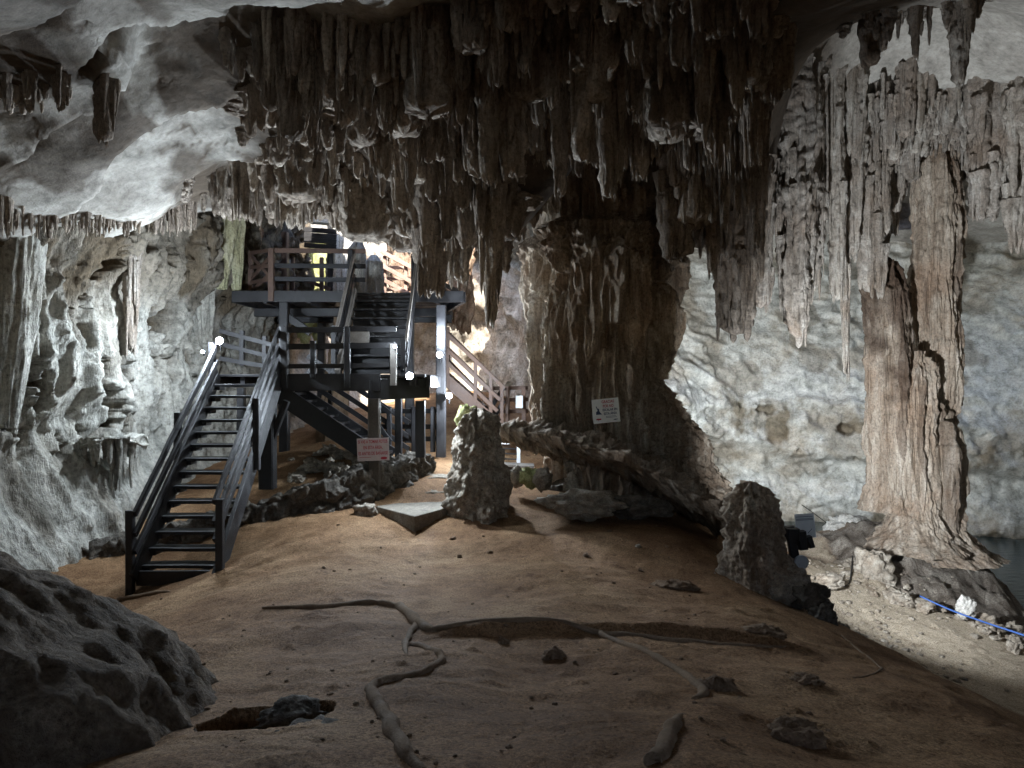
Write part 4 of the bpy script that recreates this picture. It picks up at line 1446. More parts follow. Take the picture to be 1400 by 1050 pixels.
for (px, py, d, r, lab, mt) in [(1040, 868, 6.55, (.22, .15, .07), 'broad dark lump standing in for shadow on the right of the long ground ridge', 'clod'), (980, 935, 4.9, (.15, .12, .08), 'dark lump standing in for shadow at the right end of the curved root', 'clod'),  # right foreground lumps stand in for dark shadow blobs on the floor
                                (758, 890, 5.7, (.09, .08, .085), 'rounded dark stone just below the long root in the middle', 'clod'), (1080, 800, 9.2, (.26, .22, .24), 'rough dark rock at the foot of the lamp post', 'stone'),
                                (1108, 815, 9.0, (.22, .2, .17), 'dark rock right of the lamp post foot on the crest', 'darkstone'), (1125, 840, 8.8, (.16, .14, .14), 'small dark rock on the crest above the sandy path', 'darkstone'),
                                (920, 800, 8.7, (.3, .2, .09), 'flat brown clod between the stalagmite stump and the middle', 'clod'), (400, 985, 4.15, (.2, .14, .1), 'black ragged rock lump at the right rim of the hollow', 'darkstone'),
                                (420, 1030, 3.7, (.26, .22, .1), 'dark crusty rock lump at the bottom left beside the boulder', 'darkstone'), (1090, 1000, 4.0, (.17, .15, .09), 'dark lump standing in for shadow in the lower right', 'clod'),
                                (1100, 925, 5.1, (.1, .1, .06), 'small dark lump standing in for shadow on the right', 'clod'),
                                (1192, 782, 14.4, (.42, .3, .45), 'upright pale slab of rock below the right pillar', 'stone'), (1165, 722, 17.2, (.55, .3, .3), 'white rock at the left foot of the right pillar', 'paletrunk'),
                                (1140, 728, 17.2, (.28, .25, .26), 'white rock end beside the water left of the pillar', 'paletrunk'), (1130, 795, 13.2, (.3, .2, .14), 'bluish grey smooth stone on the sandy path', 'stone'),
                                (1320, 830, 12.9, (.16, .13, .2), 'upright pale stone under the blue rope', 'paletrunk'), (1022, 700, 15, (.4, .3, .3), 'pale rock behind the stalagmite stump', 'paletrunk')]:
    pp = P(px, py, d)
    if mt == 'clod':
        pp.z = gz(pp.x, pp.y) - .25 * r[2]
    o = blob('rock', pp, r, px * .713, M[mt], res=56, amp=.28, box=.25)
    tag(o, lab, 'rock')


# ------------------------------------------------------------------ timber stairs and platforms
W, WG, WR, WP = M['wood'], M['woodgrey'], M['woodred'], M['woodpink']
J = .004


def one(name, mat, parent, a, b, w, h, up=(0, 0, 1), label=None):
    o = MB().bar(a, b, w, h, up, J).build(name, mat, parent)
    if label:
        o['label'] = label
    return o


def V3(x, y, z):
    return Vector((x, y, z))


# lower staircase
xl, xr = P(186, 0, 9.8).x, P(297, 0, 9.8).x
zb, zl = .03, 2.92
st = empty('wooden_staircase', ((xl + xr) / 2, 9.9, zb))
tag(st, 'steep dark open tread staircase climbing from the earth floor to the landing', 'staircase')
NT = 14
for i in range(NT):
    z = zb + (i + 1) * (zl - zb) / (NT + 1)
    y = 9.86 + (i + .3) * (12.45 - 9.86) / NT
    o = one('step', W, st, (xl + .03, y + .12, z), (xr - .03, y + .12, z), .27, .045)
    for x in (xl + .075, xr - .075):
        one('cleat', W, st, (x, y + .02, z - .055), (x, y + .24, z - .055), .07, .06)
for x in (xl, xr):
    one('stringer', W, st, (x, 9.78, zb + .05), (x, 12.5, zl + .02), .06, .3)
one('kickboard', W, st, (xl, 9.83, zb + .06), (xr, 9.83, zb + .06), .05, .2)
for (x, ztop0, ztop1, off) in ((xl, 1.0, 3.44, -.055), (xr, 1.16, 3.72, .055)):
    ys_ = (9.76, 11.15, 12.42)
    for k, y in enumerate(ys_):
        f = (y - 9.76) / (12.42 - 9.76)
        ztp = ztop0 + (ztop1 - ztop0) * f + .03
        zbt = (-.15 if k == 0 else zb + (zl - zb) * f - .12)
        one('post', W, st, (x + off, y, zbt), (x + off, y, ztp), .1, .1, (0, 1, 0))
    for dz, hh in ((0, .1), (-.28, .09), (-.52, .09)):
        one('handrail' if dz == 0 else 'rail', W, st, (x - off * .25, 9.74, ztop0 + dz - .02), (x - off * .25, 12.46, ztop1 + dz - .02), .045, hh)

# landing
ld = empty('landing_platform', (-3.3, 13.4, zl))
tag(ld, 'dark wooden landing at the head of the lower staircase with railed front', 'platform')
lx0, lx1, ly0, ly1 = xl - .1, P(585, 0, 13).x, 12.55, 14.7
for k in range(14):
    y = ly0 + .09 + k * (ly1 - ly0 - .1) / 13
    one('plank', W, ld, (lx0, y, zl - .02), (lx1, y, zl - .02), .145, .04)
one('rim_beam', W, ld, (xr + .06, 12.47, zl - .14), (P(520, 0, 12.47).x, 12.47, zl - .14), .07, .3)
one('rim_beam', W, ld, (P(505, 0, 12.5).x, 12.46, zl - .28), (lx1, 13.05, zl - .24), .1, .36)
one('rim_beam', W, ld, (lx0, 14.75, zl - .12), (lx1, 14.75, zl - .12), .08, .22)
one('side_beam', W, ld, (lx1 + .02, 12.9, zl - .12), (lx1 + .02, 14.7, zl - .12), .08, .22)
one('side_beam', W, ld, (lx0 - .02, 12.6, zl - .12), (lx0 - .02, 14.7, zl - .12), .08, .22)
for k in range(5):
    x = lx0 + .5 + k * .75
    one('joist', W, ld, (x, 12.6, zl - .13), (x, 14.65, zl - .13), .08, .16)
fz = lambda py, d: P(0, py, d).z
for (px, t, b, d, w) in [(389, 447, 530, 12.42, .12), (428, 466, 516, 12.45, .09), (475, 447, 530, 12.45, .1), (538, 470, 527, 12.45, .11)]:
    o = one('post', W if px != 538 else M['woodgrey'], ld, (P(px, 0, d).x, d, fz(b, d)), (P(px, 0, d).x, d, fz(t, d)), w, w, (0, 1, 0))  # paler wood on the right end post stands in for lamplight
one('handrail', W, ld, P(389, 451, 12.5), P(542, 450, 12.5), .05, .1)
one('rail', W, ld, P(389, 474, 12.51), P(540, 472, 12.51), .045, .1)
one('rail', W, ld, P(389, 501, 12.51), P(540, 499, 12.51), .045, .08)
# back left rail of the landing
for px in (331, 362):
    one('post', W, ld, P(px, 500, 14.6), P(px, 452 + (px - 331) * .25, 14.6), .09, .09, (0, 1, 0))
for a, b in (((300, 452), (388, 476)), ((300, 470), (388, 492)), ((300, 490), (388, 505))):
    one('rail', W, ld, P(a[0], a[1], 14.55), P(b[0], b[1], 14.55), .045, .09)
# supports
for (px, t, b, d, w, lab) in [(512, 545, 700, 12.4, .2, 'round topped log post carrying the pink sign'), (366, 535, 668, 12.7, .26, None), (575, 548, 625, 13.2, .17, None), (330, 530, 668, 14.6, .15, None), (545, 530, 625, 14.6, .14, None)]:
    o = one('support_post', M['post'] if px == 512 else W, ld, (P(px, 0, d).x, d, fz(b, d)), (P(px, 0, d).x, d, fz(t, d)), w, w, (0, 1, 0), lab)
one('brace', W, ld, P(392, 548, 12.7), P(372, 600, 12.7), .1, .12, (0, 1, 0))

# staircase running down under the landing
us = empty('wooden_staircase', P(470, 600, 14.2))
tag(us, 'dark wooden staircase descending to the right in the shade under the landing', 'staircase')
A0, A1 = P(392, 536, 14.4), P(530, 628, 14.4)
for dy in (-.55, .55):
    one('stringer', W, us, A0 + V3(0, dy, 0), A1 + V3(0, dy, 0), .08, .36)
for i in range(9):
    t = (i + .5) / 9
    p = A0.lerp(A1, t)
    one('step', W, us, p + V3(0, -.52, .04), p + V3(0, .52, .04), .26, .05)
    one('riser', W, us, p + V3(-.1, -.52, -.02), p + V3(-.1, .52, -.02), .03, .16)
for dz in (.35, .6, .9):
    one('rail', W, us, A0 + V3(.25, .6, dz - .15), A1 + V3(.35, .6, dz - .2), .05, .1)
for t in (.25, .75):
    p = A0.lerp(A1, t)
    one('post', W, us, p + V3(.2, .66, 0), p + V3(.2, .66, .85), .08, .08, (0, 1, 0))
# lower fence right of the sign post
lf = empty('wooden_fence', P(555, 610, 15))
tag(lf, 'dark wooden fence standing right of the log post with the pink sign below the landing', 'fence')
for px in (532, 566, 592):
    one('post', W, lf, P(px, 618, 15), P(px, 556, 15), .1, .1, (0, 1, 0))
for py in (562, 583, 600):
    one('rail', W, lf, P(516, py, 15.06), P(600, py, 15.06), .05, .1)
one('brace', W, lf, P(514, 550, 14.9), P(534, 566, 14.9), .06, .1)
one('brace', W, lf, P(514, 578, 14.9), P(534, 604, 14.9), .06, .1)

# upper staircase
hz = fz(400, 15.8)
up = empty('wooden_staircase', P(515, 470, 15))
tag(up, 'short dark staircase with pale handrails climbing from landing to upper platform', 'staircase')
ua, ub = -3.43, -2.2
NU = 8
for i in range(NU):
    z = zl + (i + 1) * (hz - zl) / (NU + 1)
    y = 14.35 + i * (15.75 - 14.35) / NU
    one('step', W, up, (ua, y + .12, z), (ub, y + .12, z), .25, .045)
    one('riser', W, up, (ua, y + .24, z - .09), (ub, y + .24, z - .09), .025, .16, (0, 0, 1))
one('stringer', WG, up, (ua - .03, 14.25, zl + .02), (ua - .03, 15.78, hz), .09, .26)
one('stringer', W, up, (ub + .03, 14.25, zl + .02), (ub + .03, 15.78, hz), .07, .26)
for (x, pa, pb) in ((ua - .05, (472, 449), (498, 345)), (ub + .1, (557, 466), (576, 350))):
    za, zb_ = fz(pa[1], 14.3), fz(pb[1], 15.75)
    for dz in (0, -.26, -.5):
        one('handrail' if dz == 0 else 'rail', WG if dz == 0 else W, up, (x, 14.22, za + dz), (x, 15.82, zb_ + dz), .05, .09)
    one('post', W, up, (x - .06, 14.25, zl - .05), (x - .06, 14.25, za + .05), .1, .1, (0, 1, 0))
    one('post', W, up, (x - .06, 15.72, hz - .25), (x - .06, 15.72, zb_ + .04), .1, .1, (0, 1, 0))

# upper platform
pl = empty('upper_platform', P(470, 410, 16.5))
tag(pl, 'upper dark wooden platform on posts with brown railings above the landing', 'platform')
ux0, ux1 = P(318, 0, 15.8).x, P(634, 0, 15.8).x
for k in range(24):
    y = 15.9 + k * .17
    f = k / 23
    one('plank', W, pl, (ux0 + .1, y, hz - .02), (ux1 - f * 1.0, y, hz - .02), .155, .045)
one('rim_beam', WG if False else W, pl, (ux0, 15.78, hz - .09), (P(486, 0, 15.78).x, 15.78, hz - .09), .07, .25)
one('rim_beam', W, pl, (P(563, 0, 15.78).x, 15.78, hz - .09), (ux1, 15.78, hz - .09), .07, .25)
one('rim_beam', W, pl, (P(486, 0, 15.9).x, 15.83, hz - .14), (P(563, 0, 15.9).x, 15.83, hz - .14), .05, .16)
one('side_beam', W, pl, (ux1, 15.8, hz - .1), (ux1 - 1.0, 19.8, hz - .1), .08, .24)
one('side_beam', W, pl, (ux0, 15.85, hz - .1), (ux0 + .2, 19.8, hz - .1), .08, .24)
for k in range(5):
    x = ux0 + .7 + k * .95
    one('joist', W, pl, (x, 15.85, hz - .14), (x, 19.7, hz - .14), .09, .18)
for y in (16.9, 18.6):
    one('cross_beam', W, pl, (ux0 + .1, y, hz - .33), (ux1 - .5, y, hz - .33), .14, .2)
one('brace', W, pl, P(385, 428, 16.0), P(425, 455, 16.0), .1, .16)
for (px, t, b, d, w, mt) in [(343, 343, 408, 16.6, .1, WR), (371, 340, 412, 15.75, .12, WR), (604, 352, 405, 15.8, .17, W)]:
    one('post', mt, pl, (P(px, 0, d).x, d, fz(b, d)), (P(px, 0, d).x, d, fz(t, d)), w, w, (0, 1, 0))
for py in (342.5, 363, 381.5):
    one('handrail' if py < 350 else 'rail', WR if py < 350 else W, pl, P(371, py, 15.8), P(500, py + 1, 15.8), .05, .1)
for (a, b) in (((343, 346), (371, 342)), ((343, 366), (371, 363)), ((343, 386), (371, 382)), ((344, 381), (370, 350)), ((344, 398), (372, 372)), ((344, 350), (371, 380))):
    one('rail', WR, pl, P(a[0], a[1], 16.5), P(b[0], b[1], 15.8), .04, .08)
for py in (352, 371, 388):
    one('rail', W, pl, P(576, py, 15.8), P(604, py, 15.8), .05, .1)
    one('rail', W, pl, P(604, py, 15.8), P(626, py + 10, 17.2), .05, .1)
# rear rail of the platform
for px in (400, 440):
    one('post', WR, pl, P(px, 402, 18.8), P(px, 352, 18.8), .1, .1, (0, 1, 0))
one('rail', WR, pl, P(372, 366, 18.9), P(452, 396, 18.9), .05, .1)
one('rail', WR, pl, P(372, 384, 18.9), P(440, 412, 18.9), .05, .1)
for (px, t, b, d, w) in [(389, 412, 640, 15.95, .2), (603, 418, 625, 15.0, .2), (560, 425, 620, 16.8, .2), (440, 425, 620, 19, .2), (340, 412, 620, 18.5, .2)]:
    one('support_post', W, pl, (P(px, 0, d).x, d, fz(b, d)), (P(px, 0, d).x, d, fz(t, d)), w, w, (0, 1, 0))
o = one('support_post', WR, pl, P(388, 400, 18.3), P(388, 318, 18.3), .22, .22, (0, 1, 0), 'thick red brown roof post')

# sunlit fence of the way out
sf = empty('wooden_fence', P(550, 385, 20))
tag(sf, 'sunlit pinkish wooden fence with slanting rails beyond the upper stairs', 'fence')
for px in (526, 555, 583):
    one('post', WP, sf, P(px, 405, 20), P(px, 350 + (px - 526) * .3, 20), .1, .1, (0, 1, 0))
for py in (366, 381, 396):
    one('rail', WP, sf, P(518, py, 20.08), P(585, py, 20.08), .05, .09)
for (a, b) in (((520, 343), (590, 380)), ((520, 362), (585, 398)), ((520, 380), (560, 402))):
    one('rail', WP, sf, P(a[0], a[1], 19.9), P(b[0], b[1], 19.9), .05, .11)
# small shelter: pale beam on a dark boarded box
sb_ = empty('shelter', P(446, 320, 19))
tag(sb_, 'dark boarded shelter with pale top beam beyond the upper platform', 'shelter')
one('beam', M['paletrunk'], sb_, P(424, 301, 18.9), P(468, 304, 18.9), .3, .16)
for k in range(4):
    one('board', W, sb_, P(416, 314 + k * 7, 19.2), P(460, 317 + k * 7, 19.2), .05, .13)
one('post', W, sb_, P(452, 400, 19.3), P(452, 308, 19.3), .14, .14, (0, 1, 0))
o = MB().bar(P(590, 372, 20.6), P(590, 398, 20.6), .14, .03, (0, 1, 0)).bar(P(597, 372, 20.6), P(597, 398, 20.6), .12, .03, (0, 1, 0)).build('green_panel', M['green'])
tag(o, 'small green panel beyond the right end of the upper platform', 'panel')

# red-brown stairs on the right
rs_ = empty('wooden_staircase', P(645, 520, 16.6))
tag(rs_, 'red brown wooden staircase with long rails descending right behind the short stalagmite', 'staircase')
ra, rb = P(602, 512, 16.6), P(690, 590, 16.6)
for dy in (-.05, 1.0):
    one('stringer', WR, rs_, ra + V3(0, dy, 0), rb + V3(0, dy, 0), .07, .26)
for i in range(9):
    p = ra.lerp(rb, (i + .5) / 9)
    one('step', WR, rs_, p + V3(0, -.02, .05), p + V3(0, .98, .05), .24, .05)
for (a, b) in (((603, 449), (690, 531)), ((603, 470), (684, 547)), ((604, 488), (680, 562))):
    one('handrail' if a[1] == 449 else 'rail', WR, rs_, P(a[0], a[1], 16.5), P(b[0], b[1], 16.5), .05, .085)
    one('rail', WR, rs_, P(a[0] + 6, a[1] + 2, 17.7), P(b[0] + 2, b[1] + 1, 17.7), .05, .08)
for (px, t, b) in ((612, 447, 530), (650, 492, 560), (671, 512, 585), (686, 526, 600)):
    one('post', WR, rs_, P(px, b, 16.55), P(px, t, 16.55), .085, .085, (0, 1, 0))
rf = empty('wooden_fence', P(695, 560, 17.2))
tag(rf, 'brown wooden fence at the foot of the red brown stairs behind the rock ledge', 'fence')
for px in (672, 694, 716):
    one('post', WR, rf, P(px, 605, 17.2), P(px, 528, 17.2), .1, .1, (0, 1, 0))
for py in (531, 547, 563):
    one('rail', WR, rf, P(660, py, 17.3), P(722, py - 1, 17.3), .05, .09)
for (a, b) in (((688, 530), (664, 570)), ((689, 548), (670, 580))):
    one('brace', W, rf, P(a[0], a[1], 17.0), P(b[0], b[1], 17.0), .06, .1)
o = MB().bar(P(710, 558, 17.0), P(710, 541, 17.0), .17, .05, (0, 1, 0)).build('white_notice', M['white'])
tag(o, 'small blank white notice on the fence left of the column', 'notice')
pf = empty('metal_railing', P(700, 620, 16))
tag(pf, 'low railing of thin bars with white end post under the rock ledge', 'railing')
for py in (606, 613, 620, 627):
    one('bar', M['pipe'] if py == 606 else M['black'], pf, P(680, py, 16), P(712, py + 1, 16), .025, .03)
one('post', M['white'], pf, P(709, 636, 16), P(709, 600, 16), .08, .08, (0, 1, 0))
one('plank', WG, pf, P(676, 634, 15.6), P(730, 637, 15.6), .5, .05)

# tree trunk and pale dripstones behind the platforms
def tube_rock(name, pts, rads, mat, seed, label, cat, nth=90, n=120, amp=.12):
    A = np.array([tuple(p) for p in pts])
    s = np.linspace(0, len(pts) - 1, n)
    X, Y, Z = (np.interp(s, range(len(pts)), A[:, k]) for k in range(3))
    rad = np.interp(s, range(len(pts)), rads)
    th = np.linspace(0, 2 * np.pi, nth, endpoint=False)
    TH, I = np.meshgrid(th, np.arange(n), indexing='ij')
    q = np.stack([np.cos(TH) * 1.5 + seed, np.sin(TH) * 1.5, Z[I] * .35], -1)
    r = rad[I] * (1 + amp * 2.2 * fbm(q, 4) + amp * 1.1 * (ridged(q * 1.9, 3) - .9) + amp * .5 * fbm(q * np.array([4, 4, 8]), 3))
    o = mesh_np(name, np.stack([X[I] + r * np.cos(TH), Y[I] + r * np.sin(TH), Z[I]], -1), grid_quads(nth, n, wrap=True), mat, attrs={'tint': np.zeros(nth * n)})
    tag(o, label, cat)
    return o


tube_rock('bare_tree', [P(452, 640, 17.2), P(456, 570, 17.3), P(463, 500, 17.4), P(474, 405, 17.5)], [.42, .33, .25, .2], M['root'], 3, 'brown gnarled tree trunk rising behind the landing rails', 'tree', amp=.16)
tube_rock('stalagmite', [P(490, 470, 17.9), P(489, 400, 17.9), P(488, 340, 17.9), P(491, 326, 17.9)], [.3, .27, .2, .06], M['paletrunk'], 6, 'pale tall stalagmite right behind the left rail of the upper stairs', 'stalagmite')
tube_rock('stalagmite', [P(513, 470, 18.2), P(512, 400, 18.2), P(512, 358, 18.2), P(511, 349, 18.2)], [.24, .23, .2, .08], M['paletrunk'], 9, 'shorter pale stalagmite stump with rounded top at the head of the upper stairs', 'stalagmite')
tube_rock('limestone_column', [P(466, 460, 19.6), P(468, 400, 19.6), P(468, 330, 19.6), P(462, 280, 19.6), P(462, 200, 19.6)], [.42, .44, .4, .3, .3], M['paletrunk'], 12, 'white wide limestone column behind the right half of the upper railing', 'column')
for (px, t, b, d, r, mt, lab) in [(300, 250, 395, 15.6, .38, 'yellow', 'yellow green algae stained drapery left of the upper platform'), (322, 270, 400, 15.9, .22, 'yellow', 'narrow yellowish drapery beside the wider algae stained one'),
                                  (276, 250, 470, 15.6, .45, 'wall', 'pale drapery between the left wall and the yellow one'), (345, 280, 420, 17.6, .3, 'ochre', 'orange stained rock drapery behind the left end of the upper railing')]:
    tube_rock('drapery', [P(px + 2, b, d), P(px, (t + b) / 2, d), P(px, t, d), P(px, t - 90, d)], [r * .35, r * .8, r, r], M[mt], px * .1, lab, 'drapery', amp=.22)
for (px, t, b, d, r, mt, lab) in [(428, 330, 470, 20.8, .8, 'mossy', 'pale green mossy rock face beyond the upper platform'), (378, 330, 420, 21.5, .35, 'ochre', 'orange brown rock lump beyond the red brown roof post'),
                                  (568, 270, 420, 22.5, .85, 'ochre', 'sunlit orange brown rock beyond the slanting fence'), (618, 300, 450, 21, .6, 'ochre', 'brown rock right of the sunlit fence')]:
    p = P(px, (t + b) / 2, d)
    o = blob('rock', p, (r, r * .7, (b - t) / F * d / 2), px * .31, M[mt], res=110, amp=.28, fine=.07)
    tag(o, lab, 'rock')
# left wall pieces
tube_rock('limestone_pillar', [P(10, 585, 10.3), P(16, 480, 10.4), P(22, 400, 10.5), P(26, 330, 10.5), P(28, 240, 10.5)], [.12, .22, .26, .34, .5], M['wall'], 21, 'pale smooth limestone pillar against the wall at the left edge', 'pillar')
sh2 = sweep_rock('rock_shelf', [P(106, 612, 11.6), P(128, 603, 11.5), P(150, 599, 11.6), P(176, 600, 11.9), P(188, 606, 12.3)], [.5, .7, .8, .7, .4], [.12, .15, .16, .15, .1], M['wall'], None, seed=3, nu=120, nv=40, amp=.06)
tag(sh2, 'brown edged rock shelf fringed with small drips on the left wall', 'shelf')
VS, QS, off = [], [], 0
for i in range(34):
    px = jitter(112, 184)
    p = P(px, 606, np.interp(px, [108, 150, 186], [11.65, 11.65, 12.3]) + jitter(0, .25))
    v, q, _ = drip(jitter(.12, .55) * (1.5 if px > 150 else .8), jitter(.03, .07), .4, i * 1.7, nth=12, dz=.03, up=.1)
    VS.append(v + np.array(p)); QS.append(q + off); off += len(v)
o = mesh_np('drip_fringe', np.concatenate(VS), np.concatenate(QS), M['wall'], attrs={'tint': np.full(off, .3)})
o.parent = sh2
o['kind'] = 'stuff'

# ------------------------------------------------------------------ lamps
LAMPS = [(300, 466, 12.34, 60, 'bright lamp on top of the left handrail at the head of the lower staircase'), (560, 514, 12.42, 60, 'bright lamp on the right corner of the landing'),
         (601, 485, 14.75, 50, 'bright lamp on the thick dark post right of the upper stairs'), (614, 541, 14.7, 42, 'bright lamp low on the right above the greenish rock'),
         (540, 474, 12.34, 12, 'small lamp lighting the pale post at the right end of the landing rail'), (277, 481, 12.2, 40, 'faint small lamp left of the handrail lamp against the wall')]
for (px, py, d, pw, lab) in LAMPS:
    p = P(px, py, d)
    r = empty('floodlight', p)
    tag(r, lab, 'lamp', 'lamps on the wooden stairs')
    sz = (.085 if pw > 20 else .035) if px != 277 else .035
    mbh = MB().tube([p + V3(0, .12, 0), p + V3(0, .08, 0), p + V3(0, .0, 0)], [sz * .4, sz * .72, sz * .8], n=16)
    hs = mbh.build('housing', M['black'], r)
    ml = MB().tube([p + V3(0, .02, 0), p + V3(0, -.002, 0), p + V3(0, -.012, 0)], [sz * .72, sz * .72, sz * .45], n=16)
    ln = ml.build('lens', M['lens'], r)
    ln.parent = hs
    ln.matrix_parent_inverse = Matrix.Identity(4)
    MB().bar(p + V3(0, .06, -sz * .8), p + V3(0, .06, -sz * 1.9), .03, .03, (0, 1, 0)).build('bracket', M['black'], r)
    kind, en, off = {300: ('POINT', 34, V3(0, -.16, .26)), 560: ('SPOT', 55, V3(0, -.05, .02)), 601: ('POINT', 20, V3(.1, -.18, .4)),
                     614: ('POINT', 40, V3(.35, -.2, .1)), 540: ('POINT', 2.5, V3(0, -.25, .1)), 277: ('POINT', 21, V3(-.1, .1, .3))}[px]
    L = bpy.data.lights.new('lamp_light', kind)
    L.energy = en
    if kind == 'SPOT':
        L.spot_size = R(168)
        L.spot_blend = .35
    L.color = (.76, .88, 1)
    L.shadow_soft_size = .06
    lo = bpy.data.objects.new('lamp_light', L)
    lo.location = p + off
    lo.rotation_euler = Vector((0, -1, -.12)).to_track_quat('-Z', 'Y').to_euler()
    COL.objects.link(lo)
    lo.parent = r
    lo.matrix_parent_inverse = Matrix.Translation(-p)


# ------------------------------------------------------------------ signs
def board(name, c, w, h, rot, mat, parent_label, cat='sign', t=.012, yaw=0.0):
    e = empty(name, c)
    e.rotation_euler = (0, rot, yaw)
    tag(e, parent_label, cat)
    mb = MB()
    mb.poly([V3(-w / 2, 0, -h / 2), V3(w / 2, 0, -h / 2), V3(w / 2, 0, h / 2), V3(-w / 2, 0, h / 2)], (0, 0, 0), (0, t, 0))
    o = mb.build('panel', mat)
    o.parent = e
    return o


def text(e, s, x, z, size, mat, wid=None, bold=.0):
    c = bpy.data.curves.new('lettering', 'FONT')
    c.body = s
    c.size = size
    c.align_x = 'CENTER'
    c.align_y = 'CENTER'
    c.extrude = .001
    c.offset = bold
    c.materials.append(mat)
    o = bpy.data.objects.new('lettering', c)
    COL.objects.link(o)
    o.parent = e
    o.location = (x, -.004, z)
    o.rotation_euler = (R(90), 0, 0)
    bpy.context.view_layer.update()
    me = bpy.data.meshes.new_from_object(o.evaluated_get(bpy.context.evaluated_depsgraph_get()))
    wx = o.dimensions.x
    bpy.data.objects.remove(o)
    m = bpy.data.objects.new('lettering', me)
    COL.objects.link(m)
    m.parent = e
    m.location = (x, -.004, z)
    m.rotation_euler = (R(90), 0, 0)
    if wid and wx > 0:
        m.scale.x = wid / wx
    return m


def flat(e, name, pts, mat, y=-.003):
    mb = MB()
    mb.poly([V3(x, 0, z) for x, z in pts], (0, y, 0), (0, 0.0005, 0))
    o = mb.build(name, mat)
    o.parent = e
    return o


d = 12.27
k = d / F
e = board('sign', P(510, 614.5, d), 43.5 * k, 31 * k, R(-2.0), M['signpink'], 'pale pinkish sign with red Spanish lettering nailed to the log post')
text(e, 'SI VAS A TOMAR FOTOS', 0, 10.6 * k, 6.2 * k, M['red'], 40 * k, .0016)
text(e, 'EN ESTA ÁREA,', 0, 2.6 * k, 6.2 * k, M['red'], 26 * k, .0016)
text(e, 'ES ANTES DE BAÑARSE', 0, -5.4 * k, 6.2 * k, M['red'], 40 * k, .0016)
flat(e, 'oval_badge', [(k * (14.5 + 4.6 * math.cos(a)), k * (-12.2 + 1.9 * math.sin(a))) for a in np.linspace(0, 6.283, 25)[:-1]], M['red'])
flat(e, 'fine_print', [(-19 * k, -10.3 * k), (-3 * k, -10.3 * k), (-3 * k, -10.8 * k), (-19 * k, -10.8 * k)], M['red'])
d = 12.0
k = d / F
e = board('sign', P(828.5, 561.5, d), 36.5 * k, 33 * k, R(-5.5), M['signwhite'], 'white sign with red and dark blue Spanish lettering on the central column')
text(e, 'GRACIAS', 3.5 * k, 12.2 * k, 5.4 * k, M['red'], 17 * k, .0014)
text(e, 'POR NO', 3.5 * k, 6.2 * k, 5.4 * k, M['red'], 14.5 * k, .0014)
text(e, 'ESCALAR EN', 5.5 * k, 1.0 * k, 4.6 * k, M['navy'], 20 * k, .0014)
text(e, 'ESTA ÁREA', 5.5 * k, -4.2 * k, 4.6 * k, M['navy'], 18 * k, .0014)
flat(e, 'pictogram', [(x * k, z * k) for x, z in [(-14, -4.5), (-13.6, -.5), (-12, .2), (-11.5, 1.5), (-13.5, 6.5), (-12.6, 7), (-10.7, 3), (-9.9, 4.2), (-9.2, 2.6), (-9.4, .8), (-8, -2), (-5.5, -4.6)]], M['navy'])
flat(e, 'fine_print', [(-1 * k, -7.6 * k), (13 * k, -7.6 * k), (13 * k, -8.1 * k), (-1 * k, -8.1 * k)], M['navy'])
flat(e, 'fine_print', [(-1 * k, -9.2 * k), (14 * k, -9.2 * k), (14 * k, -9.7 * k), (-1 * k, -9.7 * k)], M['navy'])
flat(e, 'red_emblem', [(x * k, z * k) for x, z in [(-15, -11.6), (-13.5, -10), (-7.5, -10), (-7.5, -12), (-10.8, -12), (-11, -14.5), (-11.6, -12)]], M['red'])
flat(e, 'blue_emblem', [(x * k, z * k) for x, z in [(9, -13.4), (11, -12), (15, -12.4), (15, -13), (11.5, -13.6)]], M['navy'])
d = 12.6
k = d / F
e = board('notice_board', P(487, 461, 12.44), 35 * k, 15 * k, 0, M['woodgrey'], 'blank pale grey board hanging in the middle of the landing rail', 'notice')
for s in (-1, 1):
    one_ = MB().bar(V3(s * 14 * k, .02, 7 * k), V3(s * 14 * k, .02, 12 * k), .01, .01, (0, 1, 0)).build('hanger', M['black'])
    one_.parent = e

# lamp post on the right
lp = empty('lamp_post', P(1092, 800, 9.7))
tag(lp, 'leaning black post with switch boxes and a round lamp beside the stalagmite stump', 'lamp post')
one('post', M['black'], lp, P(1093, 806, 9.7), P(1079, 719, 9.7), .11, .09, (0, 1, 0))
one('box', M['black'], lp, P(1083, 722, 9.62), P(1083, 738, 9.62), .16, .14, (0, 1, 0))
one('box', M['black'], lp, P(1095, 726, 9.66), P(1098, 751, 9.66), .11, .12, (0, 1, 0))
one('box', M['black'], lp, P(1105, 733, 9.66), P(1109, 748, 9.66), .07, .1, (0, 1, 0), )
one('arm', M['black'], lp, P(1083, 743, 9.68), P(1108, 749, 9.68), .02, .02)
c = P(1096, 769, 9.62)
L = bpy.data.lights.new('lamp_light', 'SPOT')
L.energy = 430
L.color = (.86, .93, 1)
L.spot_size = R(128)
L.spot_blend = 1.0
L.shadow_soft_size = .09
lo = bpy.data.objects.new('lamp_light', L)
lo.location = c + V3(.06, .34, .05)
lo.rotation_euler = Vector((1, .72, .5)).to_track_quat('-Z', 'Y').to_euler()
COL.objects.link(lo)
lo.parent = lp
lo.matrix_parent_inverse = Matrix.Translation(-Vector(lp.location))
o = MB().tube([c + V3(.01, .1, 0), c + V3(0, .06, 0), c + V3(0, 0, 0), c + V3(0, -.012, 0)], [.03, .085, .098, .085], n=28).build('round_lamp', M['greydisc'], lp, smooth=False)
mb = MB()
mb.tube([P(1090, 776, 9.6), P(1098, 783, 9.55), P(1103, 788, 9.6), P(1098, 781, 9.62)], .012, n=6)
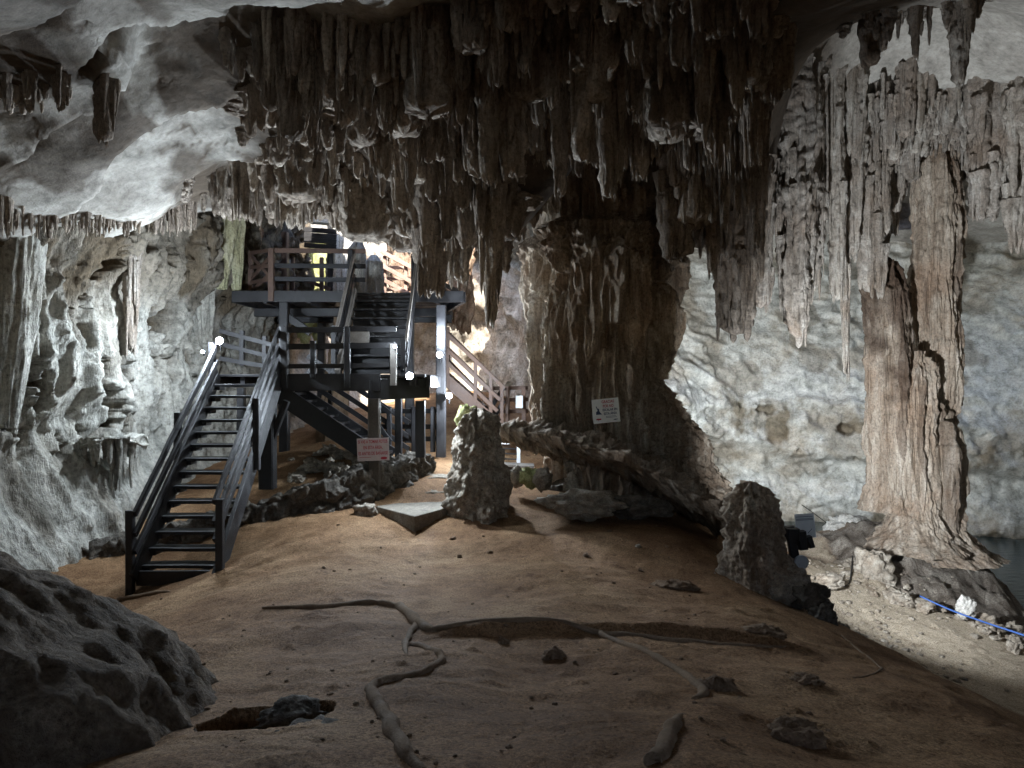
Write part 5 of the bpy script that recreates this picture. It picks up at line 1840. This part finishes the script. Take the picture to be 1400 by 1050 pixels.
mb.tube([P(1092, 780, 9.62), P(1100, 790, 9.6), P(1096, 800, 9.62)], .01, n=6)
mb.build('wiring', M['cable'], lp)
e = board('white_board', P(1101, 719, 9.84), .25, .33, R(-6), M['white'], 'white weathered board with thin lines on the black lamp post', 'board', yaw=R(-14))
for z in (.13, .1, .085):
    flat(e, 'ruled_line', [(-.11, z), (.11, z), (.11, z - .006), (-.11, z - .006)], M['navy'])
flat(e, 'ruled_line', [(.02, -.1), (.08, -.04), (.083, -.045), (.023, -.106)], M['navy'])

added_flood = empty('floodlight', V3(3.6, 17.4, 1.35))  # unseen fill lamp added to brighten the far right wall
tag(added_flood, 'unseen added floodlight behind the central column brightening the far rock wall', 'lamp')
q0 = V3(3.6, 17.4, 1.35)
dr = (V3(10.5, 26, 4.2) - q0).normalized()
MB().tube([q0 - dr * .12, q0 - dr * .05, q0], [.05, .12, .13], n=18).build('housing', M['black'], added_flood)
MB().tube([q0, q0 + dr * .01], [.115, .115], n=18).build('lens', M['lens'], added_flood)
MB().bar(q0 - dr * .06 - V3(0, 0, .1), q0 - dr * .06 - V3(0, 0, 1.3), .04, .04, (0, 1, 0)).build('stand', M['black'], added_flood)
L = bpy.data.lights.new('lamp_light', 'SPOT')
L.energy = 450
L.color = (.88, .95, 1)
L.spot_size = R(125)
L.spot_blend = .8
L.shadow_soft_size = .15
lo = bpy.data.objects.new('lamp_light', L)
lo.location = q0 + dr * .06
lo.rotation_euler = dr.to_track_quat('-Z', 'Y').to_euler()
COL.objects.link(lo)
lo.parent = added_flood
lo.matrix_parent_inverse = Matrix.Translation(-q0)

# cable and rope
def laid(pts, r, lift=.02):
    out = []
    for px, py in pts:
        p = on_ground(px, py, 4)
        out.append(V3(p.x, p.y, gz(p.x, p.y) + lift))
    return out


def smooth_path(pts, n=10):
    out = []
    P_ = [pts[0]] + list(pts) + [pts[-1]]
    for i in range(1, len(P_) - 2):
        p0, p1, p2, p3 = P_[i - 1:i + 3]
        for t in np.linspace(0, 1, n, endpoint=False):
            t = float(t)
            out.append(.5 * ((2 * p1) + (p2 - p0) * t + (2 * p0 - 5 * p1 + 4 * p2 - p3) * t * t + (3 * p1 - p0 - 3 * p2 + p3) * t ** 3))
    out.append(P_[-1])
    return out


rp = [P(1258, 815, 13.2), P(1300, 834, 12.7), P(1350, 852, 12.0), P(1410, 872, 11.2), P(1500, 905, 10.2)]
o = MB().tube(smooth_path(rp, 6), .016, n=8).build('rope', M['blue'], smooth=True)
tag(o, 'blue rope stretched along the foot of the rock mound on the right', 'rope')
cb = laid([(1106, 800), (1120, 808), (1140, 810), (1155, 804), (1162, 795)], .01) 
o = MB().tube(smooth_path([P(1100, 792, 9.62)] + cb + [P(1166, 760, 14.6)], 6), .014, n=6).build('cable', M['cable'], smooth=True)
tag(o, 'thin black cable running from the lamp post over the sandy path', 'cable')
o = MB().tube(smooth_path([P(1096, 690, 18), P(1110, 700, 18), P(1140, 722, 18), P(1160, 735, 17)], 6), .012, n=6).build('cable', M['cable'], smooth=True)
tag(o, 'thin dark cable slanting down to the white rocks by the water', 'cable')

# ------------------------------------------------------------------ roots
def root(pts, rads, label, sink=.5, seed=1):
    W_ = []
    for px, py in pts:
        p = on_ground(px, py, 2.2)
        W_.append(V3(p.x, p.y, 0))
    pa = smooth_path(W_, 14)
    n = len(pa)
    rr = np.interp(np.linspace(0, 1, n), np.linspace(0, 1, len(rads)), rads) * .85
    zs = ground_z([p.x for p in pa], [p.y for p in pa])
    kern = np.ones(7) / 7
    zs = np.convolve(np.pad(zs, 3, mode='edge'), kern, 'valid')
    pts3 = []
    for i, p in enumerate(pa):
        w = rr[i] * .5
        ox = w * float(perlin(np.array([i * .23 + seed, .5, .5])))
        oy = w * float(perlin(np.array([i * .23 + seed, 7.5, .5])))
        rr[i] *= 1 + .35 * float(perlin(np.array([i * .31 + seed, 3.5, 1.5])))
        pts3.append(V3(p.x + ox, p.y + oy, float(zs[i]) + rr[i] * (.15 + .35 * float(perlin(np.array([i * .12 + seed, 2.5, 9.5]))))))
    o = MB().tube(pts3, rr, n=16, squash=.9).build('tree_root', M['root'], smooth=True)
    tag(o, label, 'root', 'roots crossing the earth floor')
    return o


root([(360, 834), (430, 834), (500, 827), (535, 826), (552, 832), (575, 850), (605, 860), (700, 864), (800, 868), (900, 876), (1000, 884), (1075, 888)], [.02, .04, .045, .05, .06, .06, .045, .035, .03, .03, .025, .015],
     'longest root winding from the left across the middle of the earth floor', seed=1)
root([(572, 846), (560, 860), (553, 880), (556, 900)], [.045, .035, .03, .01], 'short root forking down from the bend of the longest root', seed=2)
root([(562, 872), (585, 890), (603, 908), (585, 925), (545, 940), (508, 952), (520, 975), (540, 1005), (555, 1035), (580, 1052)], [.03, .032, .035, .035, .04, .045, .05, .05, .04, .02],
     'zigzag root running down towards the viewer left of the middle', seed=3)
root([(818, 868), (860, 886), (905, 910), (945, 935), (962, 955), (948, 966)], [.03, .035, .035, .035, .04, .02], 'curved root hooking round in the lower right of the floor', seed=4)
root([(938, 982), (920, 1005), (908, 1030), (895, 1060)], [.006, .04, .05, .05], 'thick pale root stub at the bottom edge right of the middle', seed=5)
root([(138, 836), (165, 824), (200, 818), (232, 814)], [.02, .05, .05, .02], 'dark root in front of the foot of the lower staircase', seed=6)
root([(1150, 868), (1185, 895), (1205, 915), (1190, 925), (1165, 928)], [.008, .01, .01, .01, .006], 'thin curled pale root on the shaded slope at the right', seed=7)

# ------------------------------------------------------------------ camera, daylight, sky
cam = bpy.data.cameras.new('camera')
cam.sensor_width = 36
cam.lens = 36 * F / 1400
cam.clip_end = 500
co = bpy.data.objects.new('camera', cam)
co.location = (0, 0, CZ)
co.rotation_euler = (R(90), 0, 0)
COL.objects.link(co)
SC.camera = co

EL, AZ = 54, 8
w = bpy.data.worlds.new('World')
SC.world = w
w.use_nodes = True
nt = w.node_tree
bg = nt.nodes['Background']
sky = nt.nodes.new('ShaderNodeTexSky')
sky.sky_type = 'NISHITA'
sky.sun_disc = False
sky.sun_elevation = R(EL)
sky.sun_rotation = R(180 + AZ)
nt.links.new(sky.outputs[0], bg.inputs[0])
bg.inputs[1].default_value = .15
sun = bpy.data.lights.new('sun', 'SUN')
sun.energy = 2.0
sun.angle = R(.5)
sun.color = (1, .95, .86)
so = bpy.data.objects.new('sun', sun)
so.location = (0, -10, 30)
so.rotation_euler = (R(90 - EL), 0, R(AZ))
COL.objects.link(so)
for (x, y, z, sx, sy) in ((-4.0, 21.2, 9.4, 9, 8.6), (8.6, 22.4, 15.5, 12, 5.4)):
    a = bpy.data.lights.new('skylight_portal', 'AREA')
    a.shape = 'RECTANGLE'
    a.size, a.size_y = sx, sy
    a.cycles.is_portal = True
    ao = bpy.data.objects.new('skylight_portal', a)
    ao.location = (x, y, z)
    COL.objects.link(ao)

a = bpy.data.lights.new('skylight_portal', 'AREA')
a.shape = 'RECTANGLE'
a.size, a.size_y = 5, 2.6
a.cycles.is_portal = True
ao = bpy.data.objects.new('skylight_portal', a)
ao.location = (1.0, -6.9, 3.9)
ao.rotation_euler = (R(90), 0, 0)
COL.objects.link(ao)

SC.view_settings.view_transform = 'Standard'
SC.view_settings.look = 'None'
SC.view_settings.exposure = 3.4
SC.view_settings.gamma = 1
SC.cycles.max_bounces = 8
SC.cycles.diffuse_bounces = 5
SC.cycles.glossy_bounces = 3
SC.cycles.caustics_reflective = False
SC.cycles.caustics_refractive = False
SC.cycles.use_denoising = True

for o in SC.objects:
    if o.get('label') and not 4 <= len(o['label'].split()) <= 16:
        print('LONG', len(o['label'].split()), o['label'])
